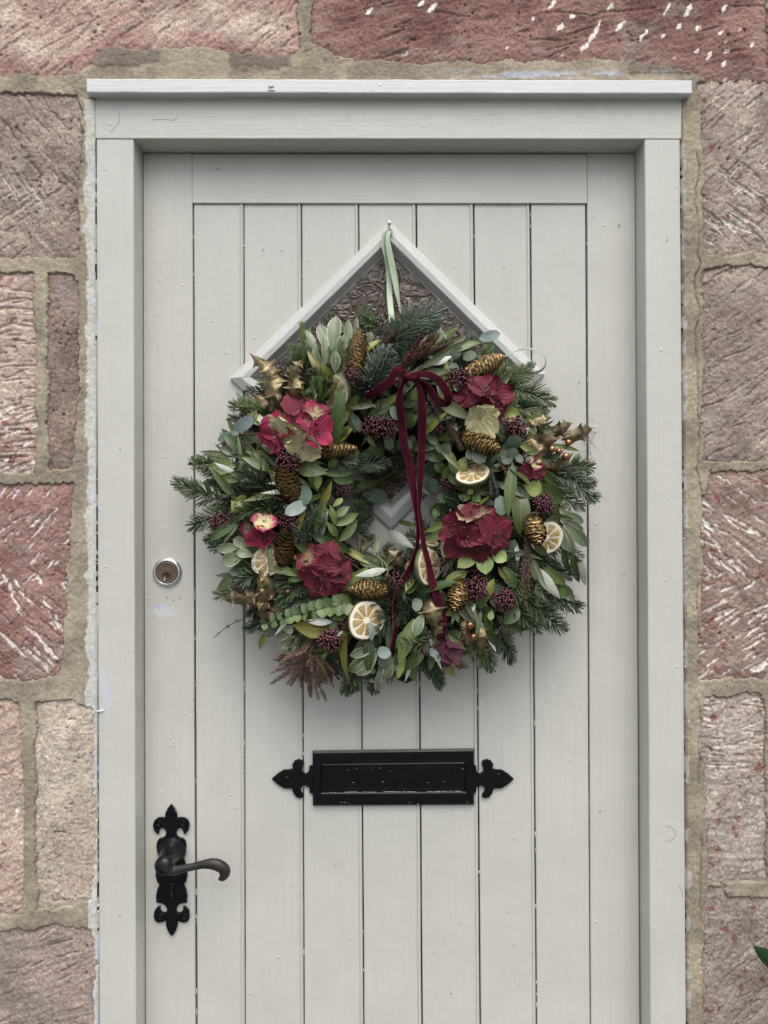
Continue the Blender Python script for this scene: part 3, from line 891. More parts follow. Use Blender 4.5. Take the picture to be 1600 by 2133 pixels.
# ------------------------------------------------------------------ the door
door = thing('front_door', 'grey-beige plank door with a small diamond window and black iron fittings', 'door', (0, DOOR_Y, 0.0), kind='thing')
sp = rect_prof(0.040, 1.4)
beam('stile', (298.2, 320), (306, 2915), (400.3, 320), (409.5, 2915), sp, DOOR_Y, M['paint_stile'], door, 60, 0.3, 21)
beam('stile', (1223.2, 320), (1235, 2915), (1322.5, 320), (1337, 2915), sp, DOOR_Y, M['paint_v'], door, 60, 0.3, 22)
beam('top_rail', (401.0, 320.2), (1222.6, 320.6), (401.0, 423.2), (1222.6, 423.6), sp, DOOR_Y - 0.0004, M['paint_h'], door, 60, 0.25, 23)
JT = [402.4, 508, 628, 747, 867, 987, 1105, 1221.6]
JB = [413.2, 512, 636, 763, 885, 1007, 1124, 1236.0]     # at y = 2915
DC = [(811, 463), (1133, 781), (814, 1103), (481, 789)]
DCEN = (807.5, 784.0)


def dia(t):
    out = []
    for (x, y) in DC:
        dx, dy = DCEN[0] - x, DCEN[1] - y
        L = math.hypot(dx, dy); k = t * 1.4142 / L
        out.append((x + dx * k, y + dy * k))
    return out


def prism_from(poly, y0, y1):
    V = [P(*p, PLANK_Y) for p in poly]
    n = len(V)
    Vf = [np.array([v[0], y0, v[2]]) for v in V] + [np.array([v[0], y1, v[2]]) for v in V]
    F = [tuple(range(n)), tuple(range(2 * n - 1, n - 1, -1))] + [(i, n + i, n + (i + 1) % n, (i + 1) % n) for i in range(n)]
    return Vf, F


cut = mk('cutter', *prism_from(dia(37), PLANK_Y - 0.05, PLANK_Y + 0.06), M['dark'], None, False)
bm = bmesh.new(); bm.from_mesh(cut.data); bmesh.ops.recalc_face_normals(bm, faces=bm.faces); bm.to_mesh(cut.data); bm.free()
planks = []
for i in range(7):
    gl = 1.4 if i == 0 else (1.0, 1.0, 1.1, 1.3, 1.5, 1.4, 1.4)[i]
    gr = 2.2 if i == 6 else (1.0, 1.0, 1.1, 1.2, 1.4, 1.4)[i]
    prof = [('A', 0, 0.014), ('A', 0, 0.0016), ('A', 0.5, 0.0006), ('A', 1.6, 0.0)]
    if i < 6:
        prof += [('B', 8.6, 0.0), ('B', 8.2, 0.0004), ('B', 7.6, 0.0004), ('B', 7.0, -0.0004), ('B', 5.4, -0.0016), ('B', 2.6, -0.0015), ('B', 0.8, 0.0002), ('B', 0, 0.0018), ('B', 0, 0.014)]
    else:
        prof += [('B', 1.6, 0.0), ('B', 0.5, 0.0006), ('B', 0, 0.0016), ('B', 0, 0.014)]
    ya = PLANK_Y + (0.0006 if i % 2 else 0.0) + 0.0003 * (i % 3)
    p = beam('plank', (JT[i] + gl, 426.3), (JB[i] + gl, 2912), (JT[i + 1] - gr, 426.3), (JB[i + 1] - gr, 2912), prof, ya, M['paint_v'], door, 110, 0.42, 31 + i)
    planks.append(p)
for p in planks[1:6]:
    md = p.modifiers.new('cut', 'BOOLEAN'); md.operation = 'DIFFERENCE'; md.object = cut; md.solver = 'EXACT'
bpy.context.view_layer.update()
dg = bpy.context.evaluated_depsgraph_get()
for p in planks[1:6]:
    me = bpy.data.meshes.new_from_object(p.evaluated_get(dg))
    p.modifiers.clear(); p.data = me
bpy.data.objects.remove(cut, do_unlink=True)
# backing of the door, with a hole behind the window: four pieces
gb = Geo()
bx0, bx1 = (302 - 800) * S * 1.03, (1322 - 800) * S * 1.04
wx0, wx1 = (500 - 800) * S * 1.04, (1115 - 800) * S * 1.04
wz0, wz1 = ZC + (1066.5 - 1090) * S * 1.04, ZC + (1066.5 - 480) * S * 1.04
for b in ((bx0, wx0, 0.003, 1.975), (wx1, bx1, 0.003, 1.975), (wx0, wx1, 0.003, wz0), (wx0, wx1, wz1, 1.975)):
    gb.add(*box(b[0], b[1], DOOR_Y + 0.0175, DOOR_Y + 0.038, b[2], b[3]))
gb.build('backing_board', M['dark'], door, False)
# dabs of paint bridging the joints
gd = Geo(); rg = np.random.RandomState(8)
for i in range(8):
    for _ in range(16 if i in (0, 5, 6, 7) else 8):
        y = rg.uniform(440, 2300); t = (y - 426) / (2912 - 426)
        x = JT[i] + (JB[i] - JT[i]) * t
        if abs(x - 810) + abs(y - 784) < 330: continue
        c = P(x, y, PLANK_Y + 0.0008); r = rg.uniform(0.7, 1.5) * S; ln = rg.uniform(1.5, 7) * S
        V, F = tube_geo([c + np.array([0, 0, ln * s]) for s in (-1, -0.4, 0.4, 1)], [r * 0.4, r, r, r * 0.4], 6)
        gd.add(V, F)
o = gd.build('paint_dab', M['paint_v'], door, True, kind='stuff')

# diamond window
win = holder('window', door)
WP = [(0, 0.004), (0, -0.006), (1.5, -0.0075), (17, -0.0145), (19, -0.0150), (29, -0.0140), (30.5, -0.0125), (39.5, 0.0045), (41, 0.010)]
for s in range(4):
    V = []
    nseg = 26
    for i in range(nseg + 1):
        t = i / nseg
        for (off, pr) in WP:
            q = dia(off)
            a = P(*q[s], PLANK_Y); b = P(*q[(s + 1) % 4], PLANK_Y)
            e = 0.0016 if t < 1e-6 else (-0.0016 if t > 1 - 1e-6 else 0)
            v = a + (b - a) * t
            w = (float(fbm(t * 9, off * 0.3, 60 + s, 2)) - 0.5) * 0.0011
            V.append(v + np.array([0, pr + w, w]))
    n = len(WP); F = []
    for i in range(nseg):
        for j in range(n - 1):
            F.append((i * n + j, i * n + j + 1, (i + 1) * n + j + 1, (i + 1) * n + j))
    bar = mk('frame_bar', V, F, M['paint_d1' if s % 2 == 0 else 'paint_d2'], win, False)
    # glazing putty bead with old pin heads
gp = Geo()
qi = dia(40)
for s in range(4):
    a = P(*qi[s], PLANK_Y); b = P(*qi[(s + 1) % 4], PLANK_Y)
    pts = [a + (b - a) * t + np.array([0, 0.0046 + 0.001 * float(vnoise(t * 30, 0.5, s)), 0]) for t in np.linspace(0, 1, 40)]
    V, F = tube_geo(pts, 0.0022 + 0.0012 * np.array([float(vnoise(t * 40, 2.5, s + 9)) for t in np.linspace(0, 1, 40)]), 6)
    gp.add(V, F)
gp.build('putty', simple('grey_putty', (0.30, 0.29, 0.27), 0.6, bump=(300, 0.5, 0.001), var=0.3), win, True)
# the pane: swirled relief on its face
qp = dia(38)
N = 260
u = np.linspace(0, 1, N); U, W = np.meshgrid(u, u)
c0, c1, c2, c3 = [P(*p, PLANK_Y) for p in qp]
top = c0[None, None] * (1 - U[..., None]) + c1[None, None] * U[..., None]
bot = c3[None, None] * (1 - U[..., None]) + c2[None, None] * U[..., None]
PT = top * (1 - W[..., None]) + bot * W[..., None]
xx, zz = PT[..., 0] / S, PT[..., 2] / S
qx = fbm(xx / 30, zz / 30, 71, 2) * 3.0; qz = fbm(xx / 30, zz / 30, 72, 2) * 3.0
sw = fbm(xx / 32 + qx * 0.8, zz / 32 + qz * 0.8, 73, 2, 0.25)
ridge = 1 - np.abs(2 * np.mod(sw * 5.5, 1) - 1)
ho = (sstep(0.2, 1.0, ridge)) * 0.0014 + (fbm(xx / 30, zz / 30, 75, 2) - 0.5) * 0.003
yf = PLANK_Y + 0.0045
Vf = PT.copy(); Vf[..., 1] = yf - ho
Vb = PT.copy(); Vb[..., 1] = yf + 0.004
V = np.concatenate([Vf.reshape(-1, 3), Vb.reshape(-1, 3)])
idx = np.arange(N * N).reshape(N, N)
qf = np.stack([idx[1:, :-1], idx[1:, 1:], idx[:-1, 1:], idx[:-1, :-1]], -1).reshape(-1, 4)
qb = qf[:, ::-1] + N * N
rl = (sstep(0.66, 0.95, ridge) * (0.35 + 0.65 * sstep(0.35, 0.6, fbm(xx / 30, zz / 30, 78, 2)))).reshape(-1)  # pale ridge lines, the glints of the swirls carried in the pane's colour
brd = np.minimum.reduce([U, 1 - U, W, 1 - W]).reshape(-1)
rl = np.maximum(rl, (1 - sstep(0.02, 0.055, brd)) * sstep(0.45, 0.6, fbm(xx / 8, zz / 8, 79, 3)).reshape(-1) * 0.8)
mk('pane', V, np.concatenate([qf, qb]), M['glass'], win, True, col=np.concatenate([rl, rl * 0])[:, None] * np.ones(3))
cv = Geo()  # brown panel added close behind the glass, standing in for the hall
V, F = box(wx0 - 0.02, wx1 + 0.02, DOOR_Y + 0.0385, DOOR_Y + 0.045, wz0 - 0.02, wz1 + 0.02)
cv.add(V, F)
cv.build('hall_backing_panel', M['wood_in'], win, False)

# screw at the apex that carries the wreath
sc_c = P(811, 469, PLANK_Y - 0.014)
V, F = lathe_geo(sc_c, (0, -1, 0), [(0.0016, -0.004), (0.0016, 0.007), (0.0036, 0.0085), (0.0040, 0.0095), (0.0034, 0.0103), (0.001, 0.0106)], 16)
scr = mk('screw', V, F, M['steel'], door, True)
gx_ = Geo(); yy = sc_c[1] - 0.0112
for (w_, h_) in ((0.0021, 0.00045), (0.00045, 0.0021)):
    gx_.add(*box(sc_c[0] - w_, sc_c[0] + w_, yy + (0.0001 if w_ > h_ else 0), yy + 0.0006, sc_c[2] - h_, sc_c[2] + h_))
gx_.build('cross_slot', M['dark'], scr, False)


def plate(name, outline, y0, th, mat, parent, bev=0.0012, smooth_n=0):
    """flat plate with a bevelled face; outline in photo pixels at the depth y0"""
    pts = outline
    bm = bmesh.new()
    vs = [bm.verts.new(P(x, y, y0)) for x, y in pts]
    f = bm.faces.new(vs)
    f.normal_update()
    if f.normal.y > 0: f.normal_flip()
    r = bmesh.ops.extrude_face_region(bm, geom=[f])
    nf = [g_ for g_ in r['geom'] if isinstance(g_, bmesh.types.BMFace)]
    nv = [g_ for g_ in r['geom'] if isinstance(g_, bmesh.types.BMVert)]
    bmesh.ops.translate(bm, verts=nv, vec=(0, -th, 0))
    bmesh.ops.recalc_face_normals(bm, faces=bm.faces)
    bm.normal_update()
    es = [e for e in nf[0].edges]
    bmesh.ops.bevel(bm, geom=es, offset=bev, segments=2, affect='EDGES', profile=0.6, clamp_overlap=True)
    bmesh.ops.triangulate(bm, faces=[f_ for f_ in bm.faces if len(f_.verts) > 4])
    V = np.array([v.co[:] for v in bm.verts]); F = [tuple(v.index for v in f_.verts) for f_ in bm.faces]
    bm.verts.index_update(); F = [tuple(v.index for v in f_.verts) for f_ in bm.faces]
    bm.free()
    o = mk(name, V, F, mat, parent, False)
    return o


def smooth_poly(pts, k=3):
    p = np.array(pts, float); n = len(p); out = []
    for i in range(n):
        a, b, c, d = p[i - 1], p[i], p[(i + 1) % n], p[(i + 2) % n]
        for j in range(k):
            f = j / k
            out.append(tuple(0.5 * (2 * b + (c - a) * f + (2 * a - 5 * b + 4 * c - d) * f * f + (3 * b - a - 3 * c + d) * f ** 3)))
    return out


# --- letter plate
LY = PLANK_Y - 0.0002
zl = lambda x, y: (540 + x / 2.857, 1500 + y / 2.857)
fl = [(300, 268), (297, 300), (278, 316), (256, 300), (260, 275), (268, 255), (262, 238), (236, 229), (212, 238), (197, 262), (203, 284), (180, 291), (148, 292), (112, 314), (76, 346),
      (112, 380), (150, 403), (196, 404), (204, 430), (222, 455), (248, 462), (268, 450), (262, 432), (248, 414), (254, 395), (276, 388), (298, 396), (301, 430)]
lp = holder('letter_plate', door)
left_end = [zl(x, y) for x, y in fl]
cxm = 818.3
right_end = [(2 * cxm - x, y) for x, y in left_end]
out_l = smooth_poly(left_end, 2)
body = [(651.5, 1563), (987, 1558.5), (987.5, 1675), (652, 1677)]
lpo = [(651.5, 1563), (651.5, 1592.5)] + [(x, y) for x, y in left_end if True] + [(651.5, 1652), (652.2, 1677), (987.3, 1675)] + [(987, 1650)] + list(reversed(right_end)) + [(987, 1590), (986.8, 1558.5)]
pl = plate('back_plate', lpo, LY, 0.0038, M['iron'], lp, 0.0010)
fy = LY - 0.0038
# raised rim and recessed flap
bevp = [(0, 0.001), (0, -0.0022), (2.2, -0.0038), (8, -0.0042), (16, -0.0040)]


def ring_plate(name, outer, offs, y, mat, parent, close=True):
    (x0, y0), (x1, y1), (x2, y2), (x3, y3) = outer
    V = []; n = len(offs)
    for (ox, oy_t, oy_b, pr) in offs:
        for (x, yy_), (sx, sy) in zip(outer, ((1, 1), (-1, 1), (-1, -1), (1, -1))):
            V.append(P(x + sx * ox, yy_ + (oy_t if sy > 0 else -oy_b), y) + np.array([0, pr, 0]))
    F = []
    for i in range(n - 1):
        for j in range(4):
            F.append((i * 4 + j, i * 4 + (j + 1) % 4, (i + 1) * 4 + (j + 1) % 4, (i + 1) * 4 + j))
    if close: F.append(tuple((n - 1) * 4 + j for j in range(4)))
    return mk(name, V, F, mat, parent, False)


ring_plate('rim', body, [(0.3, 0.3, 0.3, 0.0), (0.3, 0.3, 0.3, -0.0020), (2.6, 4.5, 2.2, -0.0040), (17, 27, 25, -0.0042), (18.2, 28, 27.5, -0.0030)], fy + 0.0004, M['iron'], lp, False)
flap = ring_plate('flap', [(669.8, 1591), (968.7, 1587.5), (969, 1647.5), (670, 1649.5)], [(0, 0, 0, 0.002), (0, 0, 0, -0.0006), (2, 2, 2, -0.0014), (8, 8, 9, -0.0012)], fy - 0.0022, M['iron'], lp)
gch = Geo(); rg = np.random.RandomState(5)
for _ in range(34):  # pale smears along the flap's lower edge, also a painted highlight
    t = rg.rand() ** 1.0
    xx_ = 672 + 295 * t; yy_ = 1650.3 - 2.2 * t + rg.normal(0, 0.5)
    c = P(xx_, yy_, fy - 0.0038); ln = rg.uniform(1.5, 9) * S; r = rg.uniform(0.25, 0.6) * S
    gch.add(*tube_geo([c + np.array([s * ln, 0, 0]) for s in (-1, -0.3, 0.4, 1)], [r * 0.2, r, r, r * 0.2], 5))
for _ in range(26):
    side = rg.randint(4)
    if side == 0: q = (rg.uniform(655, 985), 1561 - 0.0125 * 160 + rg.normal(0, 0.8)); yy0 = fy - 0.003
    elif side == 1: q = (652.5 + rg.normal(0, 0.7), rg.uniform(1565, 1592)); yy0 = fy - 0.001
    elif side == 2: q = (rg.uniform(672, 965), rg.uniform(1600, 1640)); yy0 = fy - 0.0035
    else: q = (rg.uniform(655, 985), 1672 + rg.normal(0, 1)); yy0 = fy - 0.0035
    c = P(*q, yy0); ln = rg.uniform(0.6, 3.2) * S; r = rg.uniform(0.25, 0.55) * S
    gch.add(*tube_geo([c + np.array([s * ln, 0, s * ln * rg.uniform(-0.3, 0.3)]) for s in (-1, 0, 1)], [r * 0.3, r, r * 0.3], 5))
# old pale paint showing in the cut-outs of the fleurs
for mirr in (0, 1):
    for pts in ([(268, 282), (264, 296), (276, 309), (292, 303)], [(260, 428), (252, 414), (258, 399), (274, 392)], [(312, 262), (306, 268), (302, 280)]):
        w_ = [zl(x, y) for x, y in pts]
        if mirr: w_ = [(2 * cxm - x, y) for x, y in w_]
        gch.add(*tube_geo(catmull([P(x, y, LY - 0.0034) for x, y in w_], 9), 0.5 * S, 5))
gch.build('paint_smear_glint', M['smear_glint'], lp, True, kind='stuff')
for (sx, sy) in ((167, 349), (2 * (cxm - 540) * 2.857 - 167, 330)):
    c = P(*zl(sx, sy), fy + 0.0003)
    V, F = lathe_geo(c, (0, -1, 0), [(0.0044, 0), (0.0044, 0.0006), (0.0034, 0.0014), (0.0012, 0.0016)], 16)
    s_ = mk('screw', V, F, M['iron'], lp, True)
    gg = Geo(); gg.add(*box(c[0] - 0.0026, c[0] + 0.0026, c[1] - 0.0019, c[1] - 0.0012, c[2] - 0.0004, c[2] + 0.0004))

# --- lever handle
HY = DOOR_Y - 0.0002
zh = lambda x, y: (280 + x / 6.275, 1640 + y / 6.275)
hl = [(487, 210), (440, 265), (412, 330), (408, 392), (372, 384), (320, 386), (272, 420), (250, 480), (264, 550), (300, 590), (326, 606), (330, 570), (346, 526), (385, 520), (414, 546), (424, 585),
      (415, 622), (385, 645), (330, 660), (302, 700), (296, 770), (310, 850), (334, 912), (310, 980), (286, 1070), (286, 1150), (305, 1220), (335, 1256), (304, 1330), (290, 1410), (297, 1494), (370, 1502),
      (415, 1532), (436, 1580), (428, 1616), (400, 1630), (368, 1618), (346, 1588), (345, 1540), (302, 1556), (266, 1610), (260, 1680), (282, 1734), (330, 1756), (385, 1744), (418, 1726), (420, 1790), (440, 1850), (470, 1905), (497, 1926)]
ax = lambda y: 487 + 10 * (y - 210) / 1716
hr = [(2 * ax(y) - x, y) for x, y in hl[1:-1]][::-1]
hp = holder('door_handle', door)
plate('back_plate', [zh(*p) for p in hl + hr], HY, 0.0046, M['iron'], hp, 0.0013)
hy = HY - 0.0046
hs = Geo()
for (x, y) in ((320, 470), (632, 468), (340, 1690), (655, 1688)):
    c = P(*zh(x, y), hy + 0.0002)
    V, F = lathe_geo(c, (0, -1, 0), [(0.0047, 0), (0.0047, 0.0004), (0.0044, 0.0011), (0.0036, 0.0012), (0.0033, 0.0006), (0.0015, 0.0008)], 14)
    s_ = mk('screw', V, F, M['iron'], hp, True)
# scroll relief and the keyhole cover
def relief(pts, r, parent, name='relief'):
    cc = catmull([P(*zh(x, y), hy - 0.0002) for x, y in pts], 24)
    V, F = tube_geo(cc, r, 6, flat=0.7)
    mk(name, V, F, M['iron'], parent, True)


relief([(398, 400), (345, 398), (290, 430), (270, 490), (286, 545), (318, 585)], 0.0012, hp, 'scroll')
relief([(576, 400), (630, 396), (690, 430), (708, 490), (690, 545), (652, 580)], 0.0012, hp, 'scroll')
gk = Geo()
c = P(*zh(490, 1300), hy)
V, F = lathe_geo(c, (0, -1, 0), [(0.0058, 0), (0.0056, 0.0010), (0.0042, 0.0016), (0.002, 0.0013), (0.0005, 0.0006)], 16); gk.add(V, F)
kx0, ky0 = zh(462, 1330); kx1, ky1 = zh(520, 1445)
a, b = P(kx0, ky0, hy), P(kx1, ky1, hy)
gk.add(*box(a[0], b[0], hy - 0.0014, hy, b[2], a[2]))
gk.build('keyhole_cover', M['iron'], hp, False)
gk2 = Geo()
a2, b2 = P(*zh(478, 1350), hy), P(*zh(506, 1430), hy)
gk2.add(*box(a2[0], b2[0], hy - 0.0018, hy - 0.0013, b2[2], a2[2]))
gk2.build('keyhole', M['dark'], hp, False)
# boss: stepped collar growing out of the plate, then the lever
b0 = P(*zh(492, 830), hy)
V, F = lathe_geo(b0 + np.array([0, 0.001, 0]), (0, -1, 0), [(0.0230, 0), (0.0225, 0.004), (0.0190, 0.0060), (0.0190, 0.009), (0.0165, 0.0105), (0.0160, 0.0200), (0.0145, 0.0235), (0.0140, 0.036), (0.0150, 0.040), (0.0155, 0.046), (0.0120, 0.052), (0.004, 0.0545)], 32)
# collar leans a little downwards like the casting in the picture
V = np.array(V); V[:, 2] -= (b0[1] - V[:, 1]) * 0.10
mk('boss', V, F, M['iron'], hp, True)
LV = HY - 0.052
pts = [(400, 985), (440, 1045), (520, 1085), (640, 1062), (780, 1035), (900, 1008), (1010, 1000), (1100, 1020), (1170, 1065), (1185, 1115), (1150, 1160), (1118, 1150)]
dep = [0, 0.003, 0.004, 0.002, 0.0, -0.002, -0.003, -0.003, -0.002, -0.001, 0, 0]
rad = [0.0125, 0.0108, 0.0082, 0.0062, 0.0058, 0.0066, 0.0086, 0.0094, 0.0090, 0.0084, 0.0080, 0.0064]
cp = catmull([P(*zh(x, y), LV + d) for (x, y), d in zip(pts, dep)], 60)
rr = np.interp(np.linspace(0, len(rad) - 1, 60), range(len(rad)), rad)
V, F = tube_geo(cp, rr, 16, flat=0.85)
mk('lever', V, F, M['iron_worn'], hp, True)
gh = Geo()  # paint smears that also stand in for glints on the plate edges
rg = np.random.RandomState(2)
for path in ([(492, 212), (522, 262), (548, 330)], [(690, 1430), (722, 1600), (726, 1700)], [(560, 1575), (585, 1615), (620, 1600)], [(345, 1545), (352, 1595), (385, 1622)], [(690, 700), (694, 790), (670, 860)], [(700, 400), (725, 470), (705, 540)], [(655, 1260), (690, 1330), (700, 1400)]):
    cc = catmull([P(*zh(x, y), hy - 0.0001) for x, y in path], 14)
    for i in range(13):
        if rg.rand() < 0.72:
            r = rg.uniform(0.25, 0.75) * S
            gh.add(*tube_geo([cc[i], (cc[i] + cc[i + 1]) / 2, cc[i + 1]], [r * 0.5, r, r * 0.5], 5))
gh.build('paint_smear_glint', M['smear_glint'], hp, True, kind='stuff')

# --- cylinder lock
lk = holder('cylinder_lock', door)
lc = P(349, 1192, DOOR_Y)
V, F = lathe_geo(lc, (0, -1, 0), [(0.0242, -0.001), (0.0244, 0.0012), (0.0236, 0.0030), (0.0212, 0.0052), (0.0190, 0.0058), (0.0182, 0.0050), (0.0182, 0.0015)], 48)
mk('rim', V, F, M['chrome'], lk, True)
V, F = lathe_geo(lc + np.array([0, 0, -0.0002]), (0, -1, 0), [(0.0178, 0.0), (0.0178, 0.0052), (0.0172, 0.0060), (0.0165, 0.0059), (0.0005, 0.0059)], 48)
mk('lock_face', V, F, M['brass'], lk, True)
pc = lc + np.array([0, -0.0061, -0.0062])
V, F = lathe_geo(pc, (0, -1, 0), [(0.0078, -0.002), (0.0078, -0.0002), (0.0073, 0.0002), (0.0073, -0.0001), (0.0003, -0.0001)], 28)
mk('plug', V, F, M['brass'], lk, True)
gk = Geo()
for (dx0, dx1, dz0, dz1) in ((-0.0012, 0.0010, 0.0012, 0.0050), (-0.0004, 0.0022, -0.0016, 0.0013), (-0.0016, 0.0012, -0.0062, -0.0015)):
    gk.add(*box(pc[0] + dx0, pc[0] + dx1, pc[1] - 0.00035, pc[1] + 0.001, pc[2] + dz0, pc[2] + dz1))
gk.build('keyhole', M['dark'], lk, False)
tc = bpy.data.curves.new('lettering', 'FONT'); tc.body = 'YALE'; tc.size = 0.0078; tc.align_x = 'CENTER'; tc.extrude = 0.00012
to = bpy.data.objects.new('lettering_tmp', tc); COL.objects.link(to)
bpy.context.view_layer.update()
dg = bpy.context.evaluated_depsgraph_get()
tm = bpy.data.meshes.new_from_object(to.evaluated_get(dg))
TV = np.array([v.co[:] for v in tm.vertices]); TF = [tuple(p.vertices) for p in tm.polygons]
bpy.data.objects.remove(to, do_unlink=True)
TW = np.stack([lc[0] - 0.0005 + TV[:, 0], np.full(len(TV), lc[1] - 0.0060) - TV[:, 2], lc[2] + 0.0045 + TV[:, 1]], -1)
mk('lettering', TW, TF, simple('stamped_lettering', (0.24, 0.19, 0.12), 0.4, 0.7), lk, False)

# --- knocker that hides behind the wreath: only its foot shows under the leaves
kn = holder('door_knocker', door)
V, F = lathe_geo(P(846, 1396, PLANK_Y), (0, -1, 0), [(0.020, 0), (0.020, 0.008), (0.015, 0.013), (0.006, 0.015)], 8)
mk('strike_plate', V, F, M['iron'], kn, False)
cp = catmull([P(838 + dx, y, PLANK_Y - d) for dx, y, d in ((0, 1240, 0.010), (-34, 1275, 0.022), (-30, 1335, 0.024), (0, 1378, 0.020), (30, 1335, 0.024), (34, 1275, 0.022), (0, 1240, 0.010))], 40)
V, F = tube_geo(cp, 0.0055, 8)
mk('ring', V, F, M['iron'], kn, True)
# fluff caught in the right-hand joint
gf = Geo(); rg = np.random.RandomState(3)
for _ in range(46):
    x, y = 1224 + rg.normal(0, 6), rg.choice([905, 925, 940]) + rg.normal(0, 16)
    pts = [P(x, y, DOOR_Y - 0.001)]
    d = rg.normal(0, 1, 2)
    for _k in range(4):
        d = d + rg.normal(0, 0.7, 2); x += d[0] * 2.2; y += d[1] * 2.2
        pts.append(P(x, y, DOOR_Y - 0.0012 - rg.rand() * 0.0015))
    gf.add(*tube_geo(catmull(pts, 9), 0.00010, 3, False))
for _ in range(22):
    c = P(1224 + rg.normal(0, 9), 900 + rg.normal(0, 30), DOOR_Y - 0.001); r = rg.uniform(0.0003, 0.0009)
    gf.add(*tube_geo([c, c + np.array([r, -0.0002, r])], [r, r * 0.6], 5))
for (xs_, ys_) in (([228, 236, 240, 234], [262, 275, 290, 300]),):
    pass
for pts in ([(1386, 1720), (1398, 1723), (1408, 1735), (1402, 1748), (1385, 1753)], [(1412, 1842), (1420, 1856), (1423, 1868)]):
    gf.add(*tube_geo(catmull([P(x, y, -0.0006) for x, y in pts], 16), 0.00016, 3, False))
for (x, y, l_, an) in ((548, 521, 7, 55), (587, 523, 5, 40), (1115, 905, 4, 60), (455, 352, 6, 0), (790, 252, 5, 0), (1128, 235, 9, 80), (1190, 300, 5, 20), (915, 215, 7, 90), (990, 232, 4, 70), (348, 1245, 4, 70), (375, 1246, 5, 80), (362, 1250, 4, 30), (1207, 797, 7, 60), (1240, 900, 5, 40), (1300, 1195, 4, 50), (250, 1908, 4, 80), (940, 2070, 5, 30), (1250, 1690, 5, 60), (225, 240, 5, 40), (640, 545, 3, 30), (1050, 560, 4, 70), (700, 1800, 4, 20), (1060, 1900, 4, 80), (590, 1390, 6, 20), (250, 935, 3, 60), (1390, 500, 5, 70), (1290, 470, 9, 70)):
    yv = 0.0 if (x < 280 or x > 1343 or y < 290) else DOOR_Y
    c = P(x, y, yv - 0.0006); d = np.array([math.cos(R(an)), 0, math.sin(R(an))]) * l_ * 0.5 * S
    gf.add(*tube_geo([c - d, c + np.array([0, -0.0003, 0.0002]), c + d], [0.0003, 0.0006, 0.0002], 5))
for pts in ([(247, 232), (250, 243), (247, 256), (238, 266), (230, 276)], [(315, 250), (340, 248), (362, 250), (370, 240)]):
    gf.add(*tube_geo(catmull([P(x, y, -0.0018) for x, y in pts], 16), 0.00016, 3, False))
gf.build('cobweb_fluff', M['fluff'], door, True, kind='stuff')
# ------------------------------------------------------------------ the wreath
WC = (815, 1050)
W0 = P(WC[0], WC[1], DOOR_Y - 0.02)
wreath = thing('christmas_wreath', 'big wreath of fir, leaves, crimson hydrangeas and gilded cones hanging on the door', 'wreath', tuple(W0), kind='thing')
rw = np.random.RandomState(77)
VIEW = np.array([0, -1.0, 0.0])


def wy(px, py, lift=0.0):
    r = math.hypot(px - WC[0], py - WC[1])
    t = (r - 250) / 195
    return DOOR_Y - 0.022 - 0.085 * math.sqrt(max(0.0, 1 - t * t)) - lift


def W(px, py, lift=0.0):
    return P(px, py, wy(px, py, lift))


# moss ring underneath, shade of the gaps put into its near-black colour
nu_, nv_ = 96, 18
V = []
for i in range(nu_):
    a = 2 * math.pi * i / nu_
    for j in range(nv_):
        b = 2 * math.pi * j / nv_
        n_ = 0.85 + 0.3 * float(fbm(i / 3.0, j / 2.0, 5, 3))
        rr_ = (235 + 112 * n_ * math.cos(b)) * S
        V.append(np.array([W0[0] + rr_ * math.cos(a), DOOR_Y - 0.034 - 0.030 * n_ * math.sin(b), W0[2] + rr_ * math.sin(a)]))
F = [(i * nv_ + j, ((i + 1) % nu_) * nv_ + j, ((i + 1) % nu_) * nv_ + (j + 1) % nv_, i * nv_ + (j + 1) % nv_) for i in range(nu_) for j in range(nv_)]
mk('moss_ring', V, F, M['moss'], wreath, True)

PROF = {
    'lance': lambda u: np.sin(np.pi * u ** 0.85) ** 0.95,
    'ell': lambda u: np.sin(np.pi * u ** 0.95) ** 0.72,
    'obov': lambda u: np.sin(np.pi * np.clip(u, 0, 1) ** 1.45) ** 0.72 * 0.97 + 0.03 * np.sin(np.pi * u),
    'round': lambda u: np.sqrt(np.clip(1 - (2 * u - 1) ** 2, 0, 1)),
    'strap': lambda u: np.clip(np.sin(np.pi * u ** 0.8), 0, 1) ** 0.5,
}
SPEC = {  # material / name, outline, arch, fold
    'laurel_leaf': ('ell', 0.10, 0.22), 'ruscus_leaf': ('lance', 0.08, 0.22), 'olive_leaf': ('lance', 0.08, 0.25), 'silver_leaf': ('lance', 0.06, -0.18),
    'eucalyptus_leaf': ('round', 0.04, 0.08), 'pale_eucalyptus_leaf': ('round', 0.06, 0.10), 'pittosporum_leaf': ('obov', 0.08, 0.25),
    'skimmia_leaf': ('obov', 0.07, 0.15), 'scalloped_leaf': ('ell', 0.05, 0.35), 'yellowing_leaf': ('lance', 0.08, 0.3), 'garden_leaf': ('ell', 0.08, 0.2),
}


